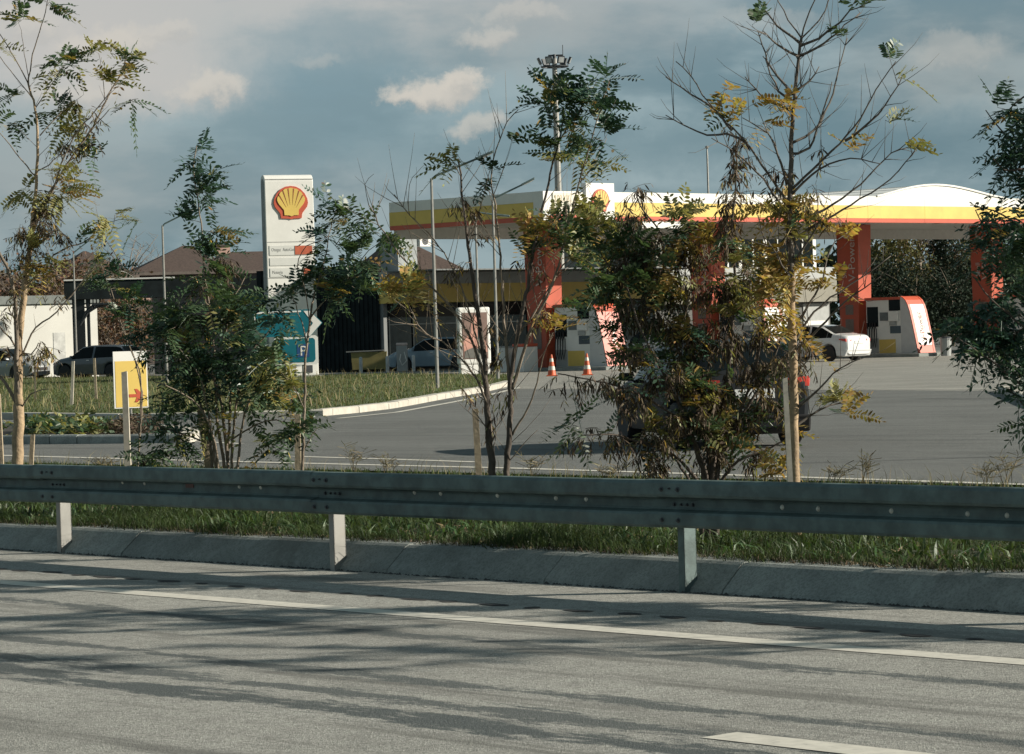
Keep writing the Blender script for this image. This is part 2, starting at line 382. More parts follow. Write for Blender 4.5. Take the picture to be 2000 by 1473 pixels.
# roadside kerb slabs
kb = MB()
a = -60.0
while a < 50:
    L = 1.6; g = .006
    dz = random.uniform(-.006, .006); db = random.uniform(-.012, .012)
    c = [(-.015, .0), (.0, .03), (.16, .165), (.19, .18), (.46, .186), (.46, -.05), (-.015, -.05)]
    c = [(b_ + db, z_ + dz) for b_, z_ in c]
    kb.prism([K(a, b_, z_) for b_, z_ in c], EA * (L - g)); a += L
kb.build('kerb', CONC, kind='structure')
# crumbling asphalt lip at the kerb foot
lp = MB()
for i in range(1800):
    a = random.uniform(-14, 13); r = random.uniform(.005, .015); p = K(a, -.03 + random.gauss(0, .012), 0)
    n = 5; vs = [p + EA * (r * 1.6 * math.cos(k * 2 * math.pi / n)) + EB * (r * math.sin(k * 2 * math.pi / n)) for k in range(n)] + [p + Z * r * random.uniform(.5, 1.1)]
    lp.add(vs, [(k, (k + 1) % n, n) for k in range(n)])
lp.build('loose_gravel', mat('asphalt crumbs', (.05, .05, .048), .95), kind='stuff')

def vz(b):       # verge height profile
    return float(np.interp(b, [.5, 1.2, 3, 6, 8.5, 10.0], [.165, .17, .165, .10, .03, -.03]))
vg = MB(); na, nb = 160, 24
ga = np.linspace(-70, 55, na); gb = np.linspace(.5, 10.0, nb)
for i in range(na):
    for j in range(nb): vg.v.append(tuple(K(ga[i], gb[j], vz(gb[j]) + (random.gauss(0, .012) if 0 < j < nb - 1 else 0))))
for i in range(na - 1):
    for j in range(nb - 1): vg.f.append((i * nb + j, (i + 1) * nb + j, (i + 1) * nb + j + 1, i * nb + j + 1))
vg.mi = [0] * len(vg.f)
vg.build('verge', TURF, kind='structure', smooth=True)

def grass(name, pos, hmin, hmax, wid, m_, lean=.5, patch=None):
    n = len(pos); h = rng.uniform(hmin, hmax, n) * (patch if patch is not None else 1)
    az = rng.uniform(0, 2 * np.pi, n); ln = rng.uniform(.1, lean, n) * h; w = rng.uniform(.6, 1.2, n) * wid
    fa = rng.uniform(0, 2 * np.pi, n)
    dx, dy = np.cos(az), np.sin(az); wx_, wy_ = np.cos(fa) * w / 2, np.sin(fa) * w / 2
    b0 = pos.copy(); b1 = pos.copy(); b0[:, 0] -= wx_; b0[:, 1] -= wy_; b1[:, 0] += wx_; b1[:, 1] += wy_
    mid = pos + np.stack([dx * ln * .35, dy * ln * .35, h * .6], 1)
    m0 = mid.copy(); m1 = mid.copy(); m0[:, 0] -= wx_ * .8; m0[:, 1] -= wy_ * .8; m1[:, 0] += wx_ * .8; m1[:, 1] += wy_ * .8
    tip = pos + np.stack([dx * ln * 1.3, dy * ln * 1.3, h * (1 - .15 * (ln / h))], 1)
    vs = np.stack([b0, b1, m1, m0, tip], 1).reshape(-1, 3)
    k = np.arange(n) * 5
    nv = len(vs); me = bpy.data.meshes.new(name)
    loops = np.stack([k, k + 1, k + 2, k + 3, k + 3, k + 2, k + 4], 1).reshape(-1)
    starts = np.stack([np.arange(n) * 7, np.arange(n) * 7 + 4], 1).reshape(-1); tot = np.tile([4, 3], n)
    me.vertices.add(nv); me.vertices.foreach_set('co', vs.reshape(-1)); me.loops.add(len(loops)); me.loops.foreach_set('vertex_index', loops)
    me.polygons.add(len(starts)); me.polygons.foreach_set('loop_start', starts); me.polygons.foreach_set('loop_total', tot)
    me.materials.append(m_); me.update(calc_edges=True); me.validate()
    o = bpy.data.objects.new(name, me); COL.objects.link(o); o['kind'] = 'stuff'; return o
def kpos(n, a0, a1, b0, b1, powb=1.0):
    a = rng.uniform(a0, a1, n); b = b0 + (b1 - b0) * rng.uniform(0, 1, n) ** powb
    z = np.interp(b, [.5, 1.2, 3, 6, 8.5, 10.0], [.165, .17, .165, .10, .03, -.03])
    return np.stack([K0.x + EA.x * a + EB.x * b, K0.y + EA.y * a + EB.y * b, z], 1), a, b
p_, a_, b_ = kpos(150000, -12, 13, .33, 6.0, 1.35)
pat = .75 + .5 * np.sin(a_ * 1.9 + 2 * np.sin(b_ * 1.3)) * np.sin(a_ * .7 + b_ * 2.1)
grass('verge_grass', p_, .04, .16, .005, BLADE, 1.4, np.clip(pat, .3, 1.3))
p_, a_, b_ = kpos(14000, -12, 13, .40, 4.5, 1.2)
grass('verge_weeds', p_, .04, .13, .022, mat('broad weed leaf', (.055, .095, .032), .5, island=.5, trans=.3), 1.5)
p_, a_, b_ = kpos(8000, -12, 13, .30, 4.0, 1.3)
grass('dead_leaf_litter', p_, .015, .05, .03, mat('leaf litter', (.17, .125, .07), .8, island=.6), 2.5)
p_, a_, b_ = kpos(16000, -12, 13, .26, .75, 1.3)
grass('dry_grass', p_, .02, .07, .006, mat('dead brown grass', (.075, .058, .030), .8, island=.5), 2.2)
for ax in np.arange(-11, 12, .37):
    if rng.uniform() < .45: continue
    n_ = int(rng.uniform(60, 240)); a_ = rng.normal(ax, rng.uniform(.06, .2), n_); b_ = np.clip(rng.normal(.36, .09, n_), .2, .8)
    q_ = np.stack([K0.x + EA.x * a_ + EB.x * b_, K0.y + EA.y * a_ + EB.y * b_, np.full(n_, .17)], 1)
    TUFT = np.concatenate([TUFT, q_]) if 'TUFT' in globals() else q_
grass('verge_grass', TUFT, .03, .13, .006, BLADE, 1.8)
p_, a_, b_ = kpos(24000, -26, 14, 6.0, 9.7, .8)
grass('verge_grass', p_, .03, .10, .010, BLADE, 1.0)
p_, a_, b_ = kpos(1100, -26, 14, 7.0, 9.7, .9)
grass('dry_grass', p_, .08, .30, .006, STRAW, .7)

# ------------------------------------------------------------------ guardrail
gr = thing('guardrail', 'long grey steel crash barrier with a two-wave beam running along the road verge', 'guardrail', K(0, 0, 0))
ztop = .685
PROF = [(.02, 0), (-.015, -.004), (-.035, -.022), (-.037, -.088), (-.030, -.104), (.028, -.118), (.034, -.13), (.034, -.168), (.028, -.182), (-.030, -.196), (-.037, -.21), (-.035, -.272), (-.02, -.288), (.015, -.292)]
PS = 3.45; NP = range(-5, 7)
for i in NP:
    mb = MB(); a0 = i * PS - .22; a1 = (i + 1) * PS - .10; n = len(PROF)
    lift = .0 if i % 2 else .003
    jb, jz = random.uniform(-.003, .003), random.uniform(-.004, .004)
    outer = [(b_ - .10 - lift + jb, z_ + ztop + jz) for b_, z_ in PROF]; inner = [(b_ + .004, z_) for b_, z_ in outer]
    ring = outer + inner[::-1]
    mb.prism([K(a0, b_, z_) for b_, z_ in ring], EA * (a1 - a0), cap=False)
    e = mb.build('beam', GALV, gr)
    if -2 <= i <= 4:
        for (da, dz, r) in [(-.06, -.055, .013), (.08, -.055, .013), (.01, -.05, .006), (-.02, -.15, .011), (.04, -.15, .008), (.09, -.15, .008), (.14, -.15, .011), (-.06, -.24, .013), (.08, -.24, .013)]:
            off = .034 if dz == -.15 else -.037
            MB().lathe(K(i * PS + da, off - .10 + .006, ztop + dz), -EB, [(-.01, r * 1.3), (.008, r * 1.3), (.010, r * .8), (.022, r * .7)], 8).build('bolt', BOLT, e)
    pm = MB()        # C-section post
    pw, pd, th = .055, .10, .006
    for (x0, y0, wx_, wy_) in [(-.03, -.04, pw, th), (-.03 + pw - th, -.04, th, pd), (-.03, -.04 + pd - th, pw, th)]:
        pm.box(K(i * PS + x0, y0, -.3), EA * wx_, EB * wy_, Z * (.3 + ztop - .06 - (0.004 if wx_ == th else 0)))
    pm.build('post', GALVL if i != 2 else GALV, gr)  # tree shade on this one post is painted in as darker steel
    sp = MB(); sp.box(K(i * PS - .045, -.062, ztop - .20), EA * .085, EB * .02, Z * .11); sp.build('spacer', GALV, gr)
REFL = mat('dull reflector', (.6, .58, .5), .35, var=.2)
for px, py in [(240, 942), (283, 944), (468, 951), (510, 952), (810, 962), (861, 964), (972, 968), (1086, 973), (1145, 975), (1528, 991), (1598, 994), (1741, 998), (1890, 1004), (1967, 1007)]:
    q = P(px, py, 20); dirv = (q - CAM); o0 = K(0, -.066, 0)
    t = (o0 - CAM).dot(EB) / dirv.dot(EB); p = CAM + dirv * t
    MB().lathe(p + EB * .003, -EB, [(0, .016), (.004, .016), (.012, .010), (.014, .002)], 10).build('reflector', REFL, gr)
q = P(371, 945, 20); dirv = q - CAM; p = CAM + dirv * ((K(0, -.068, 0) - CAM).dot(EB) / dirv.dot(EB))
MB().box(p - EA * .05 - Z * .028 + EB * .01, EA * .10, -EB * .016, Z * .056).build('reflector', mat('brown reflector', (.10, .03, .02), .5), gr, label='rusty red-brown rectangular marker on the beam')

# ------------------------------------------------------------------ lawn, its kerb, small island
lawn_front = [(-500, 817), (0, 819), (300, 821), (590, 814), (650, 811), (760, 799), (870, 779), (950, 765), (1003, 752)]
lf = [G(x, y) for x, y in lawn_front]
back = [G(x, y) for x, y in [(1012, 743), (985, 737), (750, 735), (640, 738), (0, 741), (-500, 752)]]
def inset(pts, d):
    out = []
    for i, p in enumerate(pts):
        t = (pts[min(i + 1, len(pts) - 1)] - pts[max(i - 1, 0)]).normalized(); out.append(p + V((-t.y, t.x, 0)) * d)
    return out
def kerbline(name, pts, w, h, m_, mseg=1.0, kind='structure'):
    pts = smoothline(pts, mseg); ins = inset(pts, w); mb = MB()
    for i in range(len(pts) - 1):
        p, q = pts[i], pts[i + 1]; pi, qi = ins[i], ins[i + 1]; g = (q - p) * .012; jz = Z * random.uniform(-.006, .006)
        p2 = p + (pi - p) * .12; q2 = q + (qi - q) * .12
        mb.prism([p + g - Z * .05, p + g + Z * (h - .025) + jz, p2 + g + Z * h + jz, pi + g + Z * h + jz, pi + g - Z * .05], (q - p) - 2 * g)
    return mb.build(name, m_, kind=kind)
kerbline('kerb', lf, .28, .14, CONCL, 1.5)
lfi = inset(smoothline(lf, 1.5), .27)
lw = MB(); poly = [p + Z * .12 for p in lfi] + [p + Z * .10 for p in back]
lw.add(poly, [tuple(range(len(poly)))]); lw.build('lawn', LAWN, kind='structure')
def polypos(n, pts, z):
    # scatter in the photo band and keep what falls in polygon
    xs = np.array([p.x for p in pts]); ys = np.array([p.y for p in pts])
    out = []
    while len(out) < n:
        x = rng.uniform(xs.min(), xs.max(), 20000); y = rng.uniform(ys.min(), ys.max(), 20000)
        ins = np.zeros(20000, bool); j = len(xs) - 1
        for i in range(len(xs)):
            c = ((ys[i] > y) != (ys[j] > y)) & (x < (xs[j] - xs[i]) * (y - ys[i]) / (ys[j] - ys[i] + 1e-9) + xs[i]); ins ^= c; j = i
        vis = ins & (np.abs(x / y) < .175)
        for a_, b_ in zip(x[vis], y[vis]):
            if rng.uniform() < (70 / b_) ** 1.5: out.append((a_, b_, z))
    return np.array(out[:n])
pp = polypos(60000, poly, .11)
grass('lawn_grass', pp, .025, .075, .018, mat('lawn blade', (.085, .110, .038), .6, island=.45, trans=.35, var=.4, scale=.35, spec=.2), .8)
pp = polypos(2600, poly, .11); grass('lawn_weeds', pp, .12, .40, .016, STRAW, .8)
isl = [(-500, 872), (0, 868), (150, 867), (330, 865), (372, 864), (388, 858)]
ip = [G(x, y) for x, y in isl]
kerbline('kerb', ip[:4], .25, .14, CONC, 1.4)
ns = kerbline('kerb', [ip[3], ip[4], ip[5], G(384, 853), G(345, 846)], .25, .14, CONCL, .8)
kerbline('kerb', [G(345, 846), G(200, 842), (G(0, 839)), G(-500, 836)], .25, .14, CONC, 1.4)
ipoly = [p + Z * .12 for p in inset(smoothline(ip + [G(384, 853), G(345, 846), G(200, 842), G(0, 839), G(-500, 836)], 1.0), .24)]
MB().add(ipoly, [tuple(range(len(ipoly)))]).build('planting_bed', SOIL, kind='structure')
# right-hand kerb corner
rk = [G(1948, 766), G(1975, 777), G(2030, 800), G(2140, 842)]
kerbline('kerb', rk, .3, .13, CONCL, 1.2)
rp = [p + Z * .11 for p in inset(rk, .28)] + [G(2600, 846, .11), G(2600, 768, .11), G(2200, 766.5, .11)]
MB().add(rp, [tuple(range(len(rp)))]).build('traffic_island', A_ST, kind='structure')
# ------------------------------------------------------------------ station frame (a along the canopy front, b away, corner at the origin)
SU = V((.71, .704, 0)).normalized(); SV = V((-SU.y, SU.x, 0))
_c = P(1062, 430, 118.8); S0 = V((_c.x, _c.y, 0))
def S(a, b, z=0.0): return S0 + SU * a + SV * b + Z * z
SPHI = math.atan2(-SV.x, SV.y)
def sbox(mb, a0, a1, b0, b1, z0, z1, mi=0): return mb.box(S(a0, b0, z0), SU * (a1 - a0), SV * (b1 - b0), Z * (z1 - z0), mi)

PECTEN = [(-.300, -.430), (-.317, -.310), (-.335, -.275), (-.470, -.110), (-.500, .0), (-.480, .120), (-.410, .260), (-.290, .385), (-.150, .455), (0, .475),
          (.150, .455), (.290, .385), (.410, .260), (.480, .120), (.500, .0), (.470, -.110), (.335, -.275), (.317, -.310), (.300, -.430), (.06, -.44), (0, -.462), (-.06, -.44)]
def emblem(parent, c, xd, yd, w):
    xd = V(xd).normalized(); yd = V(yd).normalized(); nd_ = xd.cross(yd); c = V(c)
    q = lambda x, y, h=0: c + xd * (x * w) + yd * (y * w) + nd_ * h
    e = MB().prism([q(x, y) for x, y in PECTEN], nd_ * .05).build('emblem', REDP, parent)
    n = 7; top = []
    for i in range(n):
        a0 = math.radians(172 - i * 164 / n); a1 = math.radians(172 - (i + 1) * 164 / n)
        for k in range(5):
            a = a0 + (a1 - a0) * k / 4; r = .405 + .020 * math.sin(math.pi * k / 4)
            top.append((r * math.cos(a), .0 + r * math.sin(a)))
    pl = [(-.205, -.345), (-.215, -.20), (-.36, -.03)] + top + [(.36, -.03), (.215, -.20), (.205, -.345), (.07, -.35), (0, -.375), (-.07, -.35)]
    MB().prism([q(x, y, .051) for x, y in pl], nd_ * .03).build('emblem_shell', YELLOW, e)
    rb = MB()
    for i in range(1, n):
        a = math.radians(172 - i * 164 / n); tip = V((.40 * math.cos(a), .40 * math.sin(a), 0)); f0 = V((.17 * math.cos(a), -.21 + .17 * math.sin(a) * .9, 0))
        t = (tip - f0).normalized(); nn = V((-t.y, t.x, 0))
        rb.prism([q(f0.x, f0.y, .082), q(tip.x - nn.x * .018, tip.y - nn.y * .018, .082), q(tip.x + nn.x * .018, tip.y + nn.y * .018, .082)], nd_ * .004)
    rb.build('emblem_rib', mat('rib brown red', (.24, .06, .02), .5), e)

cn = thing('fuel_canopy', 'long fuel station canopy with white, yellow and red striped fascia and an arched roof hump', 'canopy', S(0, 0, 0))
AL, BD = 43.0, 8.8; ZB = 5.9; ZR, ZY, ZW = 6.08, 6.63, 7.04
for nm, z0, z1, m_, t in [('red_band', ZB, ZR, REDP, .0), ('yellow_band', ZR, ZY, YELLOW, .012), ('white_band', ZY, ZW, WHITE, .004)]:
    a = 3.96
    while a < AL - .1:
        a1 = min(a + 4.0, AL); mb = MB(); sbox(mb, a + .006, a1 - .006, .0 - t, .22, z0, z1 - .004); mb.build(nm, m_, cn); a = a1
    mb = MB(); sbox(mb, -t, .22, .55, BD, z0, z1 - .004); mb.build(nm, m_, cn)
mb = MB(); sbox(mb, 0, 2.06, 0, .24, ZB, ZW); sbox(mb, 0, .24, .242, .546, ZB, ZW); sbox(mb, 2.062, 2.35, .05, .2, ZB, ZW - .02); mb.build('white_corner', WHITE, cn)
mb = MB(); sbox(mb, 2.352, 3.95, -.06, .22, ZB, 7.38); lb = mb.build('logo_block', WHITE, cn)
emblem(cn, S(3.13, -.061, 6.68), SU, Z, .98)
mb = MB(); sbox(mb, .50, 2.02, -.05, -.002, 6.16, 6.98); mb.build('anniversary_panel', mat('cream panel', (.62, .58, .48), .5, var=.03), cn)
mb = MB(); sbox(mb, .36, 1.98, -.07, -.001, ZB + .02, 6.13); mb.build('anniversary_panel_base', REDP, cn)
TX_PALE = mat('pale gold lettering', (.42, .34, .22), .5); TX_DK = mat('grey lettering', (.10, .09, .08), .6)
text('lettering', '100.YIL', .34, S(.56, -.052, 6.66), SU, Z, TX_PALE, cn, squeeze=.88)
text('lettering', 'SHELL TÜRKİYE', .19, S(.55, -.052, 6.44), SU, Z, TX_DK, cn, squeeze=.95)
text('lettering', '1923 - 2023', .19, S(.56, -.052, 6.21), SU, Z, TX_PALE, cn, squeeze=1.05)
mb = MB(); sbox(mb, .52, 1.99, -.052, -.05, 6.62, 6.632); sbox(mb, .52, 1.99, -.052, -.05, 6.395, 6.405); mb.build('panel_rule', TX_PALE, cn)
mb = MB(); sbox(mb, .22, AL - .2, .22, BD - .2, 6.02, 6.12)
for i in range(36): sbox(mb, .9 + i * 1.15, .93 + i * 1.15, .25, BD - .25, 6.005, 6.02)
mb.build('soffit', SOFFIT, cn)
mb = MB(); sbox(mb, .22, AL, BD - .2, BD, 5.55, ZW); mb.build('back_fascia', SOFFIT, cn)
mb = MB(); sbox(mb, .22, AL - .2, .22, BD - .2, 6.5, 6.9); mb.build('roof', GREYP, cn)
mb = MB(); sbox(mb, 5.6, 8.1, .0, .06, 5.62, 5.89); mb.build('hanging_sign', WHITE, cn)
va0, va1 = 20.6, 30.0; N = 40
prof = [(va0 + (va1 - va0) * i / N, ZW - .005 + .54 * (math.sin(math.pi * (i / N) ** .88) ** 1.35)) for i in range(N + 1)]
mb = MB()
for i in range(N): mb.prism([S(prof[i][0], .002, ZW - .02), S(prof[i + 1][0], .002, ZW - .02), S(prof[i + 1][0], .002, prof[i + 1][1]), S(prof[i][0], .002, prof[i][1])], SV * (BD - .01), cap=True)
vt = mb.build('vault_roof', mat('white roof sheet', (.80, .79, .75), .45, var=.04), cn)
mb = MB()
for i in range(0, N, 4):
    a, z = prof[i]; sbox(mb, a, a + .045, -.02, BD + .1, z - .0, z + .014)
mb.build('roof_rib', mat('weathered roof rib', (.55, .53, .48), .6), vt)
mb = MB()
for i in range(N): mb.prism([S(prof[i][0], -.06, prof[i][1] + .055), S(prof[i + 1][0], -.06, prof[i + 1][1] + .055), S(prof[i + 1][0], -.06, prof[i + 1][1] - .02), S(prof[i][0], -.06, prof[i][1] - .02)], SV * .10)
mb.build('roof_edge', WHITE, vt)
# soffit lamps (unlit)
for i in range(8):
    mb = MB(); sbox(mb, 3 + i * 5, 3.7 + i * 5, 2.0, 2.7, 5.97, 6.003); mb.build('soffit_lamp', mat('lamp glass', (.5, .5, .48), .3), cn)

# columns, islands, pumps
COLA = [4.35, 14.4, 24.4, 34.4]
LETTER = mat('silver lettering', (.50, .42, .38), .5)
WHL = mat('white lettering', (.75, .72, .68), .5)
CLAB = ['orange-red canopy column nearest the canopy corner, behind the striped traffic cones', 'orange-red canopy column half hidden behind the dense withered bush',
        'orange-red canopy column with vertical lettering, right behind the white saloon car', 'orange-red canopy column behind the leafy branches at the right edge']
PLAB = ['fuel pump with red curved end panel, beside the two striped traffic cones', 'fuel pump with pale curved end panel glimpsed through the dense withered bush',
        'white fuel pump with pale curved end panel, in full view beside the white saloon car', 'fuel pump mostly hidden by branches at the right edge']
ILAB = ['raised concrete pump island under the pump beside the traffic cones', 'raised concrete pump island behind the dense withered bush', 'raised concrete pump island under the white pump in full view', 'raised concrete pump island behind the branches at the right edge']
for ci, ac in enumerate(COLA):
    w, d0, d1 = .46, .50, .64
    c = thing('canopy_column', CLAB[ci], 'column', S(ac, 4.4, .15), 'canopy columns')
    mb = MB(); mb.hexa([S(ac - w, 4.4 - d0, .15), S(ac + w, 4.4 - d0, .15), S(ac + w, 4.4 + d0, .15), S(ac - w, 4.4 + d0, .15),
                        S(ac - w, 4.4 - d1, 6.0), S(ac + w, 4.4 - d1, 6.0), S(ac + w, 4.4 + d1, 6.0), S(ac - w, 4.4 + d1, 6.0)])
    mb.build('shaft', ORANGE, c, bevel=.015)
    mb = MB(); sbox(mb, ac - w - .012, ac - w - .001, 4.15, 4.62, .9, 1.75); sbox(mb, ac - w - .012, ac - w - .001, 4.15, 4.6, 1.95, 2.4); mb.build('notice', mat('grey notice', (.16, .12, .10), .5), c)
    for (tx, sz, zz, dv) in [('Shell', .36, 3.6, .10), ('V-Power', .56, 3.45, -.40)]:
        text('lettering', tx, sz, S(ac - w - .05, 4.4 + dv - .05, zz), Z, SV * 1, LETTER, c, squeeze=1.0)
    mb = MB(); o_ = S(ac - w - .03, 4.45, 5.62); pts = []
    for k in range(14):
        an = 2 * math.pi * k / 14; pts.append(o_ + SV * .2 * math.cos(an) + Z * .2 * math.sin(an))
    mb.tube(pts + [pts[0], pts[1]], .04, 5); mb.build('ring_mark', LETTER, c)
    isl_ = MB(); sbox(isl_, ac - 1.0, ac + 1.2, .1, 5.9, -.02, .148); isl_.build('pump_island', CONC, label=ILAB[ci], cat='kerb island', group='pump islands', bevel=.03)

def pump(ac, li):
    a0, a1 = ac - .24, ac + .90
    t = thing('fuel_pump', PLAB[li], 'fuel pump', S(ac + .3, 2.1, .15), 'fuel pumps')
    bb = lambda x: 3.6 - (x - 355) * .00544
    zz = lambda y: .15 + (720 - y) / 229
    mb = MB(); sbox(mb, a0, a1, 1.64, 3.6, .15, 2.56); mb.build('body', WHITE, t, bevel=.02)
    def panel(name, x0, x1, y0, y1, m_, th=.02, par=t):
        for s_ in (0, 1):
            mb = MB()
            if s_ == 0: sbox(mb, a0 - th, a0 - .001, bb(x1), bb(x0), zz(y1), zz(y0))
            else: sbox(mb, a1 + .001, a1 + th, bb(x1), bb(x0), zz(y1), zz(y0))
            o = mb.build(name, m_, par)
        return o
    panel('hose_bay', 365, 480, 235, 440, GLASS, .012)
    panel('screen', 500, 585, 295, 380, mat('grey display', (.10, .11, .11), .3), .03)
    panel('top_display', 595, 712, 165, 280, GLASS, .02)
    panel('payment_unit', 597, 697, 286, 386, WHITE, .09)
    panel('keypad', 602, 670, 392, 430, GREYP, .07)
    panel('lower_display', 602, 712, 436, 512, mat('blue grey display', (.05, .07, .085), .2), .02)
    panel('skirt_panel', 485, 655, 572, 712, YELLOW, .018)
    panel('grey_panel', 360, 478, 560, 712, GREYP, .015)
    mb = MB(); sbox(mb, a0 - .05, a1 + .05, 1.62, 3.66, 2.563, 2.68); mb.build('top_trim', REDP, t, bevel=.02)
    for s_ in (-1, 1):
        aa = a0 - .03 if s_ < 0 else a1 + .03
        for k in range(4):
            b_ = 3.5 - k * .14
            MB().tube([S(aa, b_, 1.45), S(aa + s_ * .05, b_, 1.2), S(aa + s_ * .13, b_ - .03, .75), S(aa + s_ * .1, b_ - .06, .45), S(aa + s_ * .02, b_ - .07, .8), S(aa, b_ - .06, 1.3)], .018, 5).build('hose', BLACK, t)
            aa2 = a0 - .06 if s_ < 0 else a1 + .06
            MB().box(S(aa2 - .03, b_ - .03, 1.3), SU * .06, SV * .05, Z * .26).build('nozzle', BLACK, t)
    prof = [(.70, .15), (.78, .5), (.90, 1.05), (1.03, 1.6), (1.14, 2.05), (1.24, 2.32), (1.36, 2.52), (1.52, 2.645), (1.64, 2.69)]
    mb = MB(); poly = [S(a0 - .03, b_, z_) for b_, z_ in prof] + [S(a0 - .03, 1.638, .15)]
    mb.prism(poly, SU * (a1 - a0 + .06)); mb.build('end_panel', mat('light grey panel', (.50, .50, .49), .5, var=.04), t)
    def skin(name, i0, i1, u0, u1, m_, lift):
        mb = MB()
        for i in range(i0, i1):
            (b0, z0), (b1, z1) = prof[i], prof[i + 1]
            mb.hexa([S(u0, b0 - .002, z0), S(u1, b0 - .002, z0), S(u1, b1 - .002, z1), S(u0, b1 - .002, z1),
                     S(u0, b0 - lift, z0 + lift * .3), S(u1, b0 - lift, z0 + lift * .3), S(u1, b1 - lift, z1 + lift * .5), S(u0, b1 - lift, z1 + lift * .5)])
        return mb.build(name, m_, t)
    skin('rim', 0, 8, a0 - .05, a0 + .12, REDP, .035); skin('rim', 0, 8, a1 - .06, a1 + .05, REDP, .035)
    skin('end_face', 1, 5, a0 + .122, a1 - .062, REDP if li in (0, 3) else WHITE, .022)
    skin('end_face_cap', 5, 8, a0 + .122, a1 - .062, REDP, .022); skin('end_face_foot', 0, 1, a0 + .122, a1 - .062, REDP, .022)
    sl_ = (S(0, 1.10, 1.9) - S(0, .90, 1.05)).normalized()
    text('lettering', 'V-Power', .42, S(a0 + .72, .80 - .075, .68), sl_, -SU, WHL if li in (0, 3) else mat('pale red lettering', (.55, .25, .2), .5), t, ext=.006, squeeze=.92)
    return t
for i, ac in enumerate(COLA): pump(ac, i)

# ------------------------------------------------------------------ shop
sh = thing('station_shop', 'flat-roofed station shop behind the pumps with dark glazing and a yellow band', 'shop', S(26, 24, 0))
FB = 20.0
mb = MB(); sbox(mb, 10, 10.25, FB + .3, FB + 9, 0, 3.1); sbox(mb, 10.25, 42, FB + .9, FB + 9, 0, 3.1); mb.build('wall', mat('pale grey wall', (.15, .16, .16), .7, var=.05), sh)
mb = MB(); sbox(mb, 9.95, 42.05, FB - .15, FB + 9.05, 3.97, 4.55); mb.build('parapet', mat('grey parapet', (.33, .34, .33), .6, var=.06), sh)
mb = MB(); sbox(mb, 9.97, 28.5, FB - .2, FB + .88, 3.1, 3.966); mb.build('yellow_fascia', YELLOW, sh)
mb = MB(); sbox(mb, 28.503, 42.03, FB - .2, FB + .88, 2.75, 3.966); mb.build('beige_fascia', BEIGE, sh)
for i in range(12):
    a = 10.3 + i * 1.5
    mb = MB(); sbox(mb, a + .04, a + 1.44, FB + .3, FB + .34, .15, 3.05); w = mb.build('window', GLASS, sh)
    mb = MB(); sbox(mb, a - .04, a + .036, FB + .24, FB + .38, 0, 3.08); sbox(mb, a + .04, a + 1.44, FB + .26, FB + .29, 2.1, 2.16); mb.build('window_frame', DARKW, w)
    if i % 3 == 1:
        mb = MB(); sbox(mb, a + .3, a + 1.1, FB + .42, FB + .7, .15, 1.6); mb.build('display_stand', mat('shop goods', (.25, .12, .06), .6, var=.6, scale=6), sh)
mb = MB(); sbox(mb, 9.90, 9.945, FB + .5, FB + 9.06, 0, 4.9)
for i in range(28): sbox(mb, 9.86, 9.899, FB + .6 + i * .3, FB + .64 + i * .3, 0, 4.88)
mb.build('side_cladding', DARKW, sh)
mb = MB(); sbox(mb, 28.3, 42, FB + .3, FB + .88, 0, 2.74); mb.build('side_wall', mat('dark plaster', (.10, .1, .095), .8), sh)
for (a0_, a1_, z0_, z1_) in [(36.4, 39.0, .8, 2.62), (39.9, 41.7, .1, 1.75)]:
    mb = MB(); sbox(mb, a0_, a1_, FB + .2, FB + .3, z0_, z1_); mb.build('white_board', WHITE, sh)
mb = MB(); sbox(mb, 39.75, 41.85, FB + .24, FB + .298, 0, 2.66); mb.build('door', GREYP, sh)
mb = MB(); sbox(mb, 29.5, 42.0, FB + 1.2, FB + 8, 4.555, 6.9); us = mb.build('upper_storey', mat('upper wall', (.21, .20, .17), .7), sh)
for i in range(6):
    a = 30.0 + i * 2.0
    mb = MB(); sbox(mb, a, a + 1.7, FB + 1.15, FB + 1.195, 4.65, 6.6); w = mb.build('window', GLASS, us)
    mb = MB(); sbox(mb, a + .8, a + .9, FB + 1.09, FB + 1.148, 4.65, 6.6); sbox(mb, a + 1.702, a + 1.95, FB + 1.09, FB + 1.19, 4.6, 6.62); mb.build('window_frame', WHITE, us)
mb = MB(); sbox(mb, 11.3, 12.5, FB + .6, FB + 1.8, 4.555, 6.15); mb.build('roof_block', mat('grey render', (.24, .26, .26), .7), sh)
mb = MB(); sbox(mb, 9.9, 29.3, FB - 3.3, FB - .152, 4.50, 4.56); mb.build('shade_slab', mat('dark grey slab', (.12, .13, .13), .7), sh)  # made-up slab, added to keep the yellow band below in shade
ac_ = MB(); sbox(ac_, 12.6, 13.3, FB + .5, FB + .85, 5.72, 6.2); acu = ac_.build('air_conditioner', WHITE, sh)
mb = MB(); mb.lathe(S(12.95, FB + .495, 5.98), -SV, [(0, .19), (.01, .19), (.012, .05)], 16); mb.build('fan_grille', BOLT, sh)

